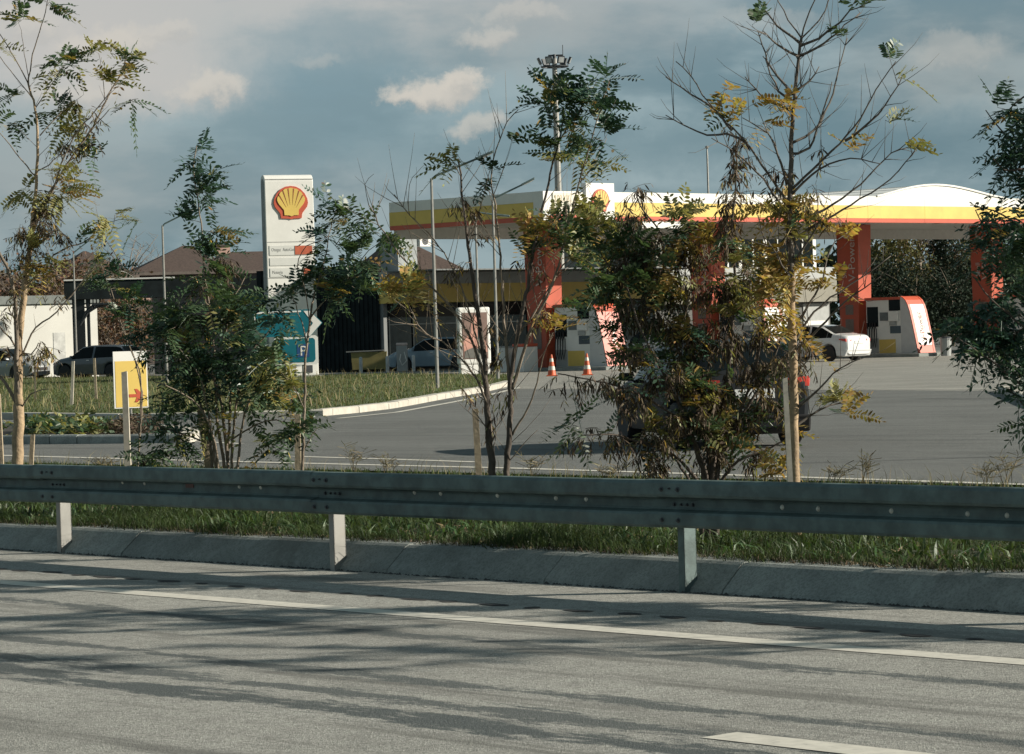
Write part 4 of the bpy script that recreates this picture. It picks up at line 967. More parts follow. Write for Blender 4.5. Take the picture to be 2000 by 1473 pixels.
# houses
def house(name, label, px0, px1, d, ze, zr, wall, depth=10, ridge=.4, wins=0, chim=None, peak=None, group='brown-roofed houses beyond the lawn', end=None):
    a, b = fl(px0, d), fl(px1, d + 1.5); t = b - a; L = t.length; tx = t.normalized(); ty = V((-tx.y, tx.x, 0))
    h = thing(name, label, 'house', a + t / 2, group)
    mb = MB(); mb.box(a + Z * -.02, t, ty * depth, Z * (ze + .02)); mb.build('wall', wall, h)
    ov = .6; c = [a - tx * ov - ty * ov, b + tx * ov - ty * ov, b + tx * ov + ty * (depth + ov), a - tx * ov + ty * (depth + ov)]
    pk = .5 if peak is None else peak
    r0 = a + t * (pk - ridge / 2) + ty * depth / 2; r1 = a + t * (pk + ridge / 2) + ty * depth / 2
    vs = [p + Z * (ze + .003) for p in c] + [r0 + Z * zr, r1 + Z * zr]
    mb = MB(); mb.add(vs, [(0, 1, 5, 4), (1, 2, 5), (2, 3, 4, 5), (3, 0, 4), (3, 2, 1, 0)]); rf = mb.build('roof', ROOFB, h)
    mb = MB(); mb.box(a - tx * ov - ty * (ov + .04) + Z * (ze - .22), t + tx * 2 * ov, ty * .038, Z * .22); mb.build('eave', mat('eave board', (.16, .13, .11), .8), h)
    for i in range(wins):
        q = a + t * ((i + .5) / wins) - ty * .02 + Z * (ze - 2.3)
        mb = MB(); mb.box(q, tx * 1.3, -ty * .03, Z * 1.4); w = mb.build('window', GLASS, h)
        mb = MB(); mb.box(q - ty * .032 + tx * .6, tx * .09, -ty * .02, Z * 1.4); mb.box(q - ty * .053 + Z * .66, tx * 1.3, -ty * .02, Z * .08); mb.box(q - ty * .032 - Z * .1, tx * 1.3, -ty * .06, Z * .098); mb.build('window_frame', mat('grey window frame', (.3, .3, .3), .6), w)
    if chim:
        q = a + t * chim + ty * depth * .45; mb = MB(); mb.box(q + Z * (zr - 1.0), tx * 1.1, ty * .8, Z * 1.5); ch = mb.build('chimney', SALMON, h)
        mb = MB(); mb.box(q + Z * (zr + .502) - tx * .1 - ty * .1, tx * 1.3, ty * 1.0, Z * .12); mb.build('chimney_cap', WALLB, ch)
    if end:
        q = b + tx * .003 + ty * .5; mb = MB(); mb.box(q + Z * (ze - 2.0), tx * 1.6, ty * 4, Z * 1.75); mb.build('annex', SALMON, h)
    return h
house('brick_house', 'brown-roofed house with low hipped roof behind the far-left lamp post', 128, 258, 235, 6.9, 9.0, WALLB, 11, .05, 2, None, .5, end=True)
house('brick_house', 'wide brown-roofed house with pinkish chimney block behind the dense green sapling', 272, 455, 238, 7.1, 9.3, WALLB, 12, .1, 3, None, .62)
house('brick_house', 'long brown-roofed house with grey windowed wall just left of the price pillar', 430, 590, 250, 7.3, 9.0, mat('grey render wall', (.10, .10, .10), .8), 10, .7, 4, .08, .5)
house('brick_house', 'dark-roofed house seen under the canopy above the shop roof', 770, 892, 225, 6.4, 9.0, mat('dark grey wall', (.09, .09, .09), .8), 10, .1, 2, None, .38, end=True)
house('brick_house', 'dark-roofed house glimpsed behind trees at the far left edge', -150, 118, 240, 5.4, 7.4, WALLB, 11, .4, 3, None, .5)

# ------------------------------------------------------------------ leaves, saplings
class Leaves:
    def __init__(s): s.v = []; s.f = []; s.mi = []
    def quad(s, a, b, c, d, mi):
        n = len(s.v); s.v += [a, b, c, d]; s.f.append((n, n + 1, n + 2, n + 3)); s.mi.append(mi)
    def pinnate(s, base, dr, L, pairs, ll, lw, droop, mi, hang=0.0, mix=0.0):
        dr = dr.normalized(); side = dr.cross(V((random.gauss(0, .5), random.gauss(0, .5), 1)))
        if side.length < 1e-3: side = dr.orthogonal()
        side.normalize(); up = side.cross(dr)
        mi0 = mi
        prev = base; n0 = len(s.v)
        for i in range(pairs + 1):
            t = (i + .8) / (pairs + .8); c = base + dr * (L * t) - Z * (droop * L * t * t)
            w = up * .0016
            s.v += [prev - w, prev + w, c + w, c - w]; n = len(s.v); s.f.append((n - 4, n - 3, n - 2, n - 1)); s.mi.append(mi0)
            fade = math.sin(math.pi * (.18 + .72 * t)) ** .5
            for sg_ in ((-1, 1) if i < pairs else (0,)):
                if random.random() < .06 + hang * .2: continue
                d = (side * sg_ * .95 + dr * (.42 if sg_ else 1.0) + up * random.gauss(.1, .16))
                if hang: d = d * (1 - hang) + V((random.gauss(0, .35), random.gauss(0, .35), -1)) * hang
                d.normalize(); l = ll * fade * random.uniform(.8, 1.15); wv = d.cross(up if abs(d.dot(up)) < .9 else side)
                wv.normalize()
                if hang: wv = (wv + V((random.gauss(0, .7), random.gauss(0, .7), random.gauss(0, .3)))).normalized()
                ww = lw * fade * random.uniform(.75, 1.15) * (.75 if hang > .3 else 1); sag = V((0, 0, -.10 * l))
                m1 = mi if random.random() > mix else random.choice((2, 3, 4))
                q1 = c + d * l * .38; q2 = c + d * l * .72 + sag * .5; tip = c + d * l + sag
                k = len(s.v)
                s.v += [c, q1 - wv * ww * .5, q1 + wv * ww * .5, q2 - wv * ww * .45, q2 + wv * ww * .45, tip]
                s.f += [(k, k + 1, k + 2), (k + 1, k + 3, k + 4, k + 2), (k + 3, k + 5, k + 4)]; s.mi += [m1] * 3
            prev = c
class Sapling:
    def __init__(s, label, base_px, d, bark, cat='young tree'):
        s.d = d; s.k = d / F; s.dens = 1.0; s.lsz = 1.0; b = P(*base_px, d); s.b = V((b.x, b.y, .1)); s.bark = bark
        s.root = thing('sapling', label, cat, s.b, 'saplings along the verge'); s.trunk = MB(); s.br = MB(); s.nodes = []; s.L = Leaves()
    def pt(s, px, py, off=0): return P(px, py, s.d + off)
    def stem(s, pts, r0, r1, trunk=False, off=None, n=8):
        """pts in photo pixels; off: depth offset at the tip (m)"""
        tip = random.uniform(-.35, .35) if off is None else off; m_ = len(pts); P3 = []
        st = 0.0
        base3 = s.pt(*pts[0][:2], 0)
        if s.nodes and not trunk:                       # start on the nearest existing limb so joints are closed in 3D
            q = min(s.nodes, key=lambda z: (z[0] - base3).length); st = q[0].y - s.d
            rr = (q[0] - CAM); 
        for i, p in enumerate(pts): P3.append(s.pt(p[0], p[1], st + (tip) * (i / (m_ - 1)) ** 1.3))
        pp = smoothline(P3, .06) if m_ > 2 else [P3[0].lerp(P3[1], j / 6) for j in range(7)]
        pp = [p + V((random.gauss(0, .003), random.gauss(0, .003), random.gauss(0, .003))) if 0 < i < len(pp) - 1 else p for i, p in enumerate(pp)]
        N_ = len(pp); rs = [r0 + (r1 - r0) * (i / (N_ - 1)) ** .8 for i in range(N_)]
        (s.trunk if trunk else s.br).tube(pp, rs, n if r0 > .012 else 5)
        for i in range(0, N_): s.nodes.append((pp[i], rs[i]))
        return pp
    def side(s, pp, n, lo, hi, L, r, up=.55):
        """bare side twigs along a limb"""
        for _ in range(n):
            i = int(len(pp) * random.uniform(lo, hi)); i = min(max(i, 1), len(pp) - 2)
            t = (pp[i + 1] - pp[i - 1]).normalized(); a = random.uniform(0, 6.28); o = t.orthogonal().normalized(); o = o * math.cos(a) + t.cross(o) * math.sin(a)
            d = (t * random.uniform(.3, .8) + o * .8 + Z * up * random.uniform(.2, 1)).normalized(); l = L * random.uniform(.4, 1.2)
            q = [pp[i], pp[i] + d * l * .4 + Z * .01, pp[i] + d * l * .75 + Z * l * .08, pp[i] + d * l + Z * l * .18]
            s.br.tube(q, [r, r * .75, r * .5, r * .3], 4); s.nodes += [(x, r) for x in q[1:]]
    def cluster(s, cx, cy, rx, ry, n, typ, size=1.0, dirbias=None, mix=.0, hang=None, twigs=None):
        k = s.k; n = max(1, int(n * s.dens + .5)); size *= s.lsz; rx *= .72; ry *= .72; cen = s.pt(cx, cy)
        near = min(s.nodes, key=lambda q: (q[0].x - cen.x) ** 2 + (q[0].z - cen.z) ** 2 + .15 * (q[0].y - cen.y) ** 2)
        cen.y = near[0].y + random.uniform(-.08, .08)
        nt_ = twigs or max(1, int(n / 5 + .5)); tips = []
        for j in range(nt_):
            a = random.uniform(0, 6.28); rr = math.sqrt(random.random()) * .8
            tip = cen + V((math.cos(a) * rx * rr * k, random.uniform(-1, 1) * (rx + ry) * .45 * k, math.sin(a) * ry * rr * k))
            st = min(s.nodes, key=lambda q: (q[0] - tip).length)
            b0 = st[0]; v = tip - b0; mid = b0 + v * .5 + Z * v.length * .08 + V((random.gauss(0, .02), random.gauss(0, .02), 0))
            ln = v.length
            r = min(.004 + .004 * ln, max(.002, st[1] * .7))
            q = [b0, b0.lerp(mid, .55), mid, mid.lerp(tip, .55) + Z * .004, tip]
            s.br.tube(q, [r, r * .85, r * .7, r * .55, r * .35], 4)
            new = [(b0.lerp(mid, .5), r), (mid, r * .7), (mid.lerp(tip, .5), r * .6), (tip, r * .5)]; s.nodes += new; tips.append(q)
        for j in range(n):
            q = random.choice(tips); t = random.uniform(.35, 1.0); i = min(3, int(t * 4)); base = q[i].lerp(q[i + 1], t * 4 - i if i < 3 else min(1, t * 4 - i))
            tw = (q[4] - q[2]); tw = tw.normalized() if tw.length > 1e-4 else Z
            out = (base - cen); out = out.normalized() if out.length > 1e-4 else Z
            rnd = V((random.gauss(0, 1), random.gauss(0, 1), random.gauss(0, .6)))
            d = tw * .55 + out * .55 + rnd * .45
            if dirbias: d += V(dirbias)
            if typ == 4:
                h = .72 if hang is None else hang
                s.L.pinnate(base + V((random.gauss(0, .03), random.gauss(0, .03), random.gauss(0, .02))), d * .8 + V((0, 0, -.45)), .17 * size * random.uniform(.5, 1.3), random.randint(2, 5), .080 * size, .020 * size, .25, 4, h * random.uniform(.6, 1.1), mix)
            else:
                h = 0 if hang is None else hang
                s.L.pinnate(base, d + V((0, 0, .12)), .31 * size * random.uniform(.65, 1.2), random.randint(6, 9), .074 * size, .027 * size, random.uniform(.1, .45), typ if random.random() > mix else random.choice((0, 2, 3)), h, mix * .3)
    def build(s, barkb=None):
        s.trunk.build('trunk', s.bark, s.root, smooth=True)
        if s.br.v: s.br.build('branches', barkb or s.bark, s.root, smooth=True)
        if s.L.v: s.crown = MB(); s.crown.v = [tuple(v) for v in s.L.v]; s.crown.f = s.L.f; s.crown.mi = s.L.mi; s.crown.build('crown', LEAFM, s.root)
        return s.root
STK = 'wooden stakes along the verge and lawn'
def stake(px0, py0, px1, py1, d, w, m_, label, z0=None):
    b = P(px0, py0, d); t = P(px1, py1, d + .02)
    if z0 is not None: b.z = z0
    o = thing('wooden_stake', label, 'stake', b, STK); ax = (t - b); x = V((1, 0, 0)) * w; y = V((0, 1, 0)) * w
    MB().hexa([b - x / 2 - y / 2, b + x / 2 - y / 2, b + x / 2 + y / 2, b - x / 2 + y / 2, t - x * .45 - y * .45, t + x * .45 - y * .45 + Z * .01, t + x * .45 + y * .45, t - x * .45 + y * .45]).build('shaft', m_, o)

# T1: far left tree
s = Sapling('tall sapling with pale tan trunk and sparse upright branches at the left edge', (34, 960), 26.2, BARKL); s.dens = 1.5; s.lsz = 0.85
k = s.k
s.stem([(34, 965), (34, 900), (36, 830), (36, 790)], .052, .046, True, 0, 10)
s.stem([(36, 795), (37, 720), (38, 654), (44, 600), (51, 535), (62, 470), (66, 407)], .040, .020, True, .05)
A = s.stem([(66, 415), (71, 340), (73, 258), (68, 210), (61, 185), (55, 163)], .016, .008, True, .1)
s.stem([(36, 790), (32, 720), (32, 640), (27, 565), (12, 520), (-10, 480)], .026, .012, off=-.3)
s.stem([(33, 790), (18, 760), (0, 735), (-20, 725)], .018, .010)
s.stem([(55, 163), (30, 115), (0, 68), (-30, 20)], .006, .003); s.stem([(55, 163), (62, 120), (80, 50), (92, 10), (95, -40)], .007, .003)
s.stem([(58, 175), (50, 120), (42, 60)], .005, .002); s.stem([(62, 190), (30, 150), (-5, 105)], .005, .003); s.stem([(70, 210), (90, 180), (115, 145)], .005, .003)
B = s.stem([(60, 470), (85, 400), (120, 340), (146, 299), (180, 251), (205, 200), (217, 177), (241, 136), (248, 105)], .014, .005, off=.2)
s.stem([(205, 195), (200, 150), (193, 105)], .004, .002); s.stem([(180, 250), (215, 215), (250, 198), (270, 193)], .005, .002)
C = s.stem([(62, 440), (100, 380), (120, 320), (150, 260), (175, 230), (215, 178)], .010, .004, off=-.25)
s.stem([(72, 335), (95, 322), (125, 290), (160, 240)], .006, .003); s.stem([(78, 265), (105, 235), (132, 210), (150, 195)], .006, .003)
s.stem([(70, 345), (40, 310), (0, 260), (-20, 240)], .007, .003)
D = s.stem([(50, 560), (80, 530), (105, 500), (140, 480), (163, 475), (204, 438)], .010, .004, off=.25)
s.stem([(205, 438), (230, 430), (265, 430)], .003, .002); s.stem([(205, 470), (222, 440), (224, 420)], .003, .002)
E_ = s.stem([(40, 700), (70, 640), (110, 610), (160, 550), (200, 510)], .010, .003, off=-.2); s.stem([(40, 690), (62, 690), (75, 670)], .008, .004); s.stem([(40, 800), (60, 770), (95, 760)], .008, .003)
s.stem([(38, 690), (20, 660), (0, 640), (-15, 600)], .010, .004)
for q, n in ((A, 8), (B, 10), (C, 8), (D, 6), (E_, 8)): s.side(q, n, .15, .95, .22, .0028)
for c in [(90, 12, 26, 26, 8, 0), (50, 42, 22, 14, 6, 0), (122, 120, 40, 26, 12, 0), (92, 142, 20, 14, 5, 2), (150, 188, 32, 24, 11, 2), (193, 92, 18, 12, 4, 2), (248, 108, 28, 28, 12, 2), (240, 122, 20, 20, 6, 0),
          (218, 165, 20, 18, 6, 2), (262, 196, 18, 12, 4, 0), (16, 190, 24, 14, 6, 0), (10, 238, 20, 22, 8, 0), (2, 97, 10, 8, 3, 2), (132, 262, 26, 18, 8, 2), (108, 212, 16, 12, 3, 0), (72, 212, 12, 12, 3, 0),
          (125, 375, 44, 34, 16, 2), (130, 390, 30, 22, 8, 3), (40, 368, 24, 24, 7, 2), (175, 318, 14, 14, 3, 0), (212, 418, 32, 24, 11, 2), (265, 431, 8, 6, 2, 0), (145, 470, 14, 12, 3, 0), (75, 500, 36, 26, 10, 2), (85, 520, 24, 22, 7, 3), (60, 535, 22, 16, 5, 2), (130, 335, 16, 14, 4, 2)]:
    s.cluster(*c, size=1.0, mix=.12)
for c in [(178, 225, 14, 24, 5), (165, 270, 22, 26, 9), (120, 295, 26, 26, 9), (72, 410, 38, 34, 16), (75, 445, 40, 34, 22), (30, 450, 26, 28, 10), (45, 480, 40, 26, 12), (105, 455, 24, 24, 8), (90, 395, 30, 30, 9), (20, 570, 24, 30, 8), (75, 680, 34, 26, 12), (85, 690, 24, 18, 6), (8, 690, 22, 20, 7), (110, 560, 20, 26, 4), (10, 620, 16, 26, 4)]:
    s.cluster(c[0], c[1], c[2], c[3], c[4], 4, mix=.45, hang=.55)
s.build(BARKG)
stake(5, 965, -4, 770, 26.4, .045, WOOD, 'weathered stake at the left edge beside the pale tan trunk')
stake(58, 960, 64, 850, 26.8, .04, WOOD, 'short weathered stake just right of the pale tan trunk')

# T2: dense green sapling
s = Sapling('dense bushy green sapling with a leafy spire, left of the price pillar', (440, 985), 25.4, BARKG); s.dens = 1.4; s.lsz = 0.9
st = [[(425, 985), (420, 900), (408, 820), (398, 760), (380, 720), (350, 680)], [(440, 985), (437, 900), (425, 830), (420, 740), (415, 640), (400, 540), (396, 470), (388, 400), (378, 330), (384, 285)],
      [(455, 985), (452, 900), (458, 820), (468, 750), (490, 690), (525, 650), (545, 620)], [(450, 985), (445, 900), (448, 820), (450, 740), (440, 660), (455, 590), (480, 540)],
      [(430, 985), (425, 900), (412, 840), (385, 790), (340, 760), (300, 745)], [(462, 985), (466, 890), (480, 800), (515, 750), (540, 730), (560, 715)], [(420, 985), (412, 880), (395, 800), (350, 700), (310, 640), (280, 600)],
      [(445, 900), (430, 780), (400, 700), (370, 620), (345, 590)], [(450, 860), (500, 830), (540, 820), (580, 840)], [(420, 870), (360, 850), (300, 830), (270, 850)]]
for i, q in enumerate(st): s.stem(q, .016 if i < 8 else .009, .004, i == 1, random.uniform(-.5, .5) if i != 1 else 0)
for c in [(392, 300, 12, 30, 9), (408, 345, 24, 24, 11), (400, 390, 26, 30, 12), (375, 440, 30, 14, 5), (412, 450, 26, 18, 7), (415, 480, 16, 16, 4)]:
    s.cluster(*c, typ=1, size=1.05, mix=.04)
for cx, cy, rx, ry, n in [(430, 510, 24, 22, 9), (395, 535, 24, 26, 7), (440, 550, 40, 24, 15), (410, 585, 50, 26, 16), (465, 595, 36, 26, 12), (380, 625, 60, 32, 24), (460, 645, 60, 36, 28), (340, 640, 46, 40, 22), (300, 660, 40, 36, 18), (410, 690, 70, 40, 36), (500, 680, 46, 36, 22),
                          (355, 712, 44, 32, 22), (460, 730, 60, 34, 28), (525, 690, 30, 30, 14), (390, 750, 60, 30, 22), (350, 775, 36, 28, 14), (520, 745, 50, 32, 22), (545, 728, 24, 22, 8), (355, 805, 34, 26, 12), (335, 850, 26, 28, 14), (300, 885, 30, 22, 14), (290, 890, 26, 18, 8), (350, 850, 26, 20, 6),
                          (560, 780, 36, 26, 12), (590, 850, 24, 24, 10), (535, 870, 36, 28, 14), (520, 890, 26, 18, 8), (262, 700, 16, 5, 3), (480, 800, 40, 26, 9)]:
    s.cluster(cx, cy, rx, ry, n, random.choice((0, 0, 1)), size=1.0, mix=.06, hang=.15 if cy > 650 else 0, dirbias=(0, 0, -.25) if cy > 750 else None)
for cx, cy, rx, ry, n, ty in [(445, 530, 22, 30, 7, 4), (430, 500, 18, 20, 5, 4), (395, 560, 30, 26, 8, 4), (360, 640, 24, 20, 4, 3), (420, 815, 20, 24, 8, 2), (530, 770, 30, 26, 10, 2), (545, 790, 22, 20, 6, 3), (350, 690, 24, 18, 4, 3), (450, 600, 24, 18, 4, 2)]:
    s.cluster(cx, cy, rx, ry, n, ty, mix=.1)
s.build()
# T2b: slim bush just left of it
s = Sapling('slim dark green sapling with two thin leaning stems, behind the yellow arrow sign', (262, 970), 27.6, BARKG); s.dens = 1.1; s.lsz = 0.85
s.stem([(268, 970), (272, 860), (278, 780), (262, 700), (240, 640), (215, 560)], .012, .004, True, .1); s.stem([(272, 850), (275, 740), (255, 680), (225, 610), (205, 540), (195, 505)], .009, .003, off=-.2); s.stem([(265, 720), (280, 660), (275, 600)], .006, .003)
for c in [(212, 505, 26, 24, 10, 0), (238, 545, 36, 28, 16, 1), (215, 570, 34, 24, 12, 0), (255, 590, 34, 30, 16, 1), (235, 622, 34, 22, 12, 0), (300, 630, 26, 26, 9, 1)  , (195, 525, 16, 14, 4, 2)]:
    s.cluster(*c, size=.95, mix=.08)
s.build()
stake(252, 960, 243, 727, 27.2, .055, WOODL, 'bleached stake in front of the yellow arrow sign')
stake(418, 985, 392, 800, 25.6, .065, WOOD, 'short grey stake among the stems of the dense green sapling')

# T3: sapling between pillar and hall
s = Sapling('arching green sapling in front of the price pillar and direction sign', (590, 985), 24.6, BARKG); s.dens = 1.1; s.lsz = 0.9
s.stem([(592, 985), (592, 900), (594, 800), (597, 700), (604, 640), (610, 590)], .015, .008, True, 0)
s.stem([(600, 680), (590, 630), (570, 580), (545, 560)], .007, .003); s.stem([(608, 600), (625, 540), (640, 480), (650, 430), (662, 400)], .008, .003, off=.2)
s.stem([(607, 620), (640, 580), (690, 540), (730, 520)], .008, .003, off=-.2); s.stem([(605, 640), (595, 560), (580, 520), (600, 480), (630, 470)], .006, .003); s.stem([(595, 800), (575, 760), (560, 740)], .006, .003); s.stem([(593, 880), (610, 850), (620, 835)], .005, .002)
s.stem([(690, 530), (720, 490), (760, 460)], .005, .002); s.stem([(655, 480), (690, 440), (740, 400), (760, 350)], .004, .002)
for c in [(648, 400, 28, 18, 9, 1), (660, 430, 36, 24, 16, 0), (640, 460, 34, 22, 13, 1), (610, 490, 28, 16, 7, 0), (700, 500, 40, 28, 22, 0), (735, 455, 34, 30, 20, 0), (680, 540, 40, 26, 20, 1), (640, 545, 30, 24, 14, 1), (610, 530, 40, 14, 9, 1), (585, 568, 44, 16, 18, 1), (540, 590, 34, 20, 12, 1), (655, 575, 36, 18, 12, 0), (545, 640, 26, 30, 12, 0),
          (690, 570, 24, 16, 7, 0), (545, 700, 26, 34, 14, 0), (580, 760, 26, 30, 10, 2), (560, 830, 24, 24, 9, 0), (605, 835, 22, 18, 8, 1), (530, 720, 26, 28, 9, 2)]:
    s.cluster(*c, size=.95, mix=.06)
s.build()
stake(583, 975, 581, 810, 24.9, .05, WOOD, 'dark weathered stake beside the arching sapling')

# T4: twin-trunk, sparse with green top
s = Sapling('tall twin-trunk sapling with bare dark stems and a green top before the canopy corner', (970, 1020), 22.6, BARKD); s.dens = 1.35; s.lsz = 0.85
tA = s.stem([(964, 1025), (962, 920), (952, 820), (948, 720), (938, 640), (925, 560), (915, 480), (905, 400), (900, 340), (895, 310)], .034, .006, True, .2, 10)
tB = s.stem([(988, 1022), (990, 920), (996, 820), (998, 740), (1010, 660), (1030, 560), (1050, 450), (1075, 340), (1095, 260), (1100, 215)], .028, .005, True, -.15, 10)
tC = s.stem([(960, 860), (935, 700), (880, 600), (820, 540), (760, 470), (720, 400)], .014, .004, off=.3)
tD = s.stem([(998, 760), (985, 640), (978, 520), (970, 420), (960, 330), (990, 240), (1012, 215)], .014, .003, off=.1)
tE = s.stem([(1000, 760), (1040, 640), (1085, 540), (1110, 440), (1130, 360), (1150, 290), (1170, 220), (1190, 160)], .014, .003, off=-.3)
tF = s.stem([(955, 800), (930, 740), (880, 680), (830, 650), (800, 600)], .010, .004, off=-.3)
tG = s.stem([(1010, 660), (1050, 600), (1100, 520), (1160, 460), (1180, 400)], .009, .003, off=.3)
tH = s.stem([(948, 720), (900, 560), (850, 470), (800, 420), (770, 380)], .009, .003, off=-.2)
s.stem([(1095, 260), (1075, 200), (1085, 160)], .005, .002); s.stem([(1090, 280), (1120, 230), (1150, 190), (1165, 160)], .006, .002); s.stem([(1130, 360), (1160, 320), (1185, 270)], .005, .002); s.stem([(990, 905), (1020, 870), (1050, 840)], .005, .002); s.stem([(1000, 850), (1040, 780), (1060, 700), (1080, 650)], .010, .003)
s.stem([(720, 400), (712, 360), (730, 340)], .003, .0015); s.stem([(800, 420), (800, 360), (828, 323)], .003, .0015); s.stem([(960, 850), (925, 800), (900, 770)], .006, .002); s.stem([(900, 345), (880, 310), (860, 300)], .004, .002)
s.stem([(940, 640), (900, 620), (850, 590), (790, 580)], .006, .002); s.stem([(915, 480), (940, 400), (955, 340), (970, 290)], .005, .002)
for q, n in ((tA, 16), (tB, 14), (tC, 14), (tD, 12), (tE, 10), (tF, 12), (tG, 8), (tH, 10)): s.side(q, n * 2, .15, .97, .42, .0034)
for c in [(1085, 170, 24, 18, 8, 1), (1070, 210, 26, 24, 12, 1), (1150, 175, 36, 20, 12, 1), (1180, 160, 20, 16, 6, 1), (1120, 215, 40, 24, 18, 0), (1165, 225, 30, 24, 13, 1), (1110, 260, 40, 28, 18, 0), (1170, 265, 26, 26, 12, 1), (1085, 290, 26, 24, 9, 0), (1130, 310, 40, 18, 10, 2), (1175, 320, 18, 14, 3, 2),
          (1000, 290, 10, 20, 3, 0), (890, 320, 24, 10, 4, 2), (960, 345, 30, 20, 7, 1), (800, 580, 34, 30, 16, 3), (790, 560, 30, 26, 12, 2), (1040, 475, 34, 26, 12, 3), (1020, 500, 20, 16, 5, 0), (880, 325, 16, 10, 3, 2), (1075, 480, 26, 26, 8, 0), (1110, 440, 36, 30, 14, 0), (1150, 480, 34, 30, 14, 0), (1100, 500, 30, 26, 10, 2), (1090, 640, 24, 20, 5, 3),
          (1140, 430, 30, 26, 10, 2), (1090, 605, 24, 18, 4, 0), (1060, 450, 20, 18, 4, 3)]:
    s.cluster(*c, size=1.0, mix=.1)
for c in [(905, 400, 24, 30, 8), (930, 410, 20, 20, 5), (930, 480, 20, 34, 4), (920, 520, 24, 30, 5), (1060, 600, 24, 24, 6), (950, 620, 30, 40, 5), (1040, 520, 30, 26, 6), (960, 740, 40, 60, 7), (1000, 700, 30, 40, 4), (880, 650, 30, 24, 3), (900, 760, 40, 30, 4), (980, 830, 40, 30, 5)]:
    s.cluster(c[0], c[1], c[2], c[3], c[4], 4, mix=.3)
s.build(BARKG)
stake(940, 1010, 928, 800, 22.9, .05, WOOD, 'tilted grey stake left of the twin dark trunks')

# T5: dense withered bush
s = Sapling('dense half-withered bush with hanging brown leaves, hiding the dark car', (1385, 1055), 20.3, BARKD); s.dens = 2.1; s.lsz = 0.85
st = [[(1372, 1058), (1375, 940), (1360, 880), (1330, 800), (1290, 720), (1250, 640), (1225, 560)], [(1385, 1058), (1390, 940), (1400, 840), (1420, 740), (1430, 640), (1435, 540), (1430, 430), (1440, 330), (1438, 270)],
      [(1400, 1058), (1400, 940), (1420, 860), (1470, 780), (1510, 700), (1530, 640)], [(1378, 1058), (1380, 930), (1350, 850), (1300, 800), (1220, 760), (1150, 740), (1090, 730)],
      [(1390, 1058), (1385, 900), (1370, 780), (1350, 660), (1330, 560), (1300, 470), (1250, 400), (1245, 370)], [(1395, 1058), (1395, 930), (1440, 820), (1480, 700), (1490, 600), (1500, 500), (1480, 420)],
      [(1375, 960), (1330, 900), (1270, 870), (1200, 850), (1140, 850)], [(1395, 960), (1440, 900), (1500, 880), (1545, 850)], [(1390, 850), (1340, 720), (1290, 620), (1240, 560), (1190, 520), (1160, 470)], [(1372, 1000), (1340, 930), (1300, 880), (1250, 890)]]
for i, q in enumerate(st): s.stem(q, (.022 if i in (0, 1, 2, 4) else .014), .004, i == 1, random.uniform(-.45, .45) if i != 1 else 0)
nb0 = list(s.nodes)
for cx, cy, rx, ry, n in [(1438, 280, 20, 30, 8), (1440, 330, 24, 30, 12), (1435, 390, 30, 34, 18), (1250, 370, 22, 16, 8), (1240, 430, 40, 26, 14), (1280, 470, 50, 36, 26), (1350, 480, 50, 40, 30), (1430, 460, 40, 44, 28), (1230, 510, 46, 36, 24), (1300, 550, 54, 40, 34), (1390, 560, 54, 44, 38), (1470, 540, 34, 40, 22),
                          (1250, 600, 44, 40, 26), (1330, 640, 54, 44, 40), (1420, 650, 54, 48, 42), (1490, 640, 34, 40, 20), (1240, 690, 40, 36, 24), (1310, 730, 54, 44, 40), (1400, 750, 56, 46, 44), (1480, 730, 44, 44, 30), (1240, 770, 46, 30, 20), (1170, 745, 40, 22, 12), (1110, 745, 26, 16, 6),
                          (1340, 820, 54, 40, 34), (1430, 830, 54, 40, 36), (1500, 800, 34, 36, 18), (1270, 850, 50, 30, 18), (1180, 850, 40, 24, 12), (1130, 855, 24, 14, 5), (1290, 900, 40, 20, 10), (1380, 890, 50, 30, 18), (1470, 890, 40, 30, 14), (1255, 890, 30, 20, 7), (1530, 700, 26, 44, 12), (1540, 640, 24, 36, 10)]:
    s.cluster(cx, cy, rx, ry, int(n * .95), 4, size=.95, mix=.16)
    if cy > 450: s.cluster(cx, cy, rx * 1.2, ry * 1.2, max(1, n // 9), random.choice((0, 0, 1, 2)), size=.9, mix=.1)
for cx, cy, rx, ry, n, ty in [(1195, 485, 46, 32, 15, 0), (1160, 445, 36, 18, 10, 2), (1220, 540, 46, 40, 18, 0), (1290, 600, 40, 40, 12, 0), (1330, 430, 40, 26, 10, 2), (1260, 480, 40, 26, 10, 0), (1190, 560, 34, 34, 8, 0), (1215, 640, 36, 36, 9, 0), (1180, 600, 26, 24, 5, 2), (1370, 760, 40, 40, 18, 0), (1350, 800, 40, 30, 14, 2), (1400, 860, 50, 26, 14, 0), (1310, 540, 40, 34, 10, 3), (1380, 480, 40, 26, 9, 3),
                              (1430, 520, 40, 40, 10, 2), (1360, 600, 44, 34, 8, 3), (1270, 840, 40, 16, 8, 2), (1440, 800, 40, 40, 10, 0), (1130, 470, 26, 20, 6, 0), (1420, 880, 40, 24, 8, 3), (1340, 690, 40, 30, 9, 0), (1450, 620, 34, 34, 8, 2), (1100, 820, 30, 12, 4, 0), (1225, 720, 30, 30, 8, 0)]:
    s.cluster(cx, cy, rx, ry, n, ty, size=.95, mix=.12)
s.build()

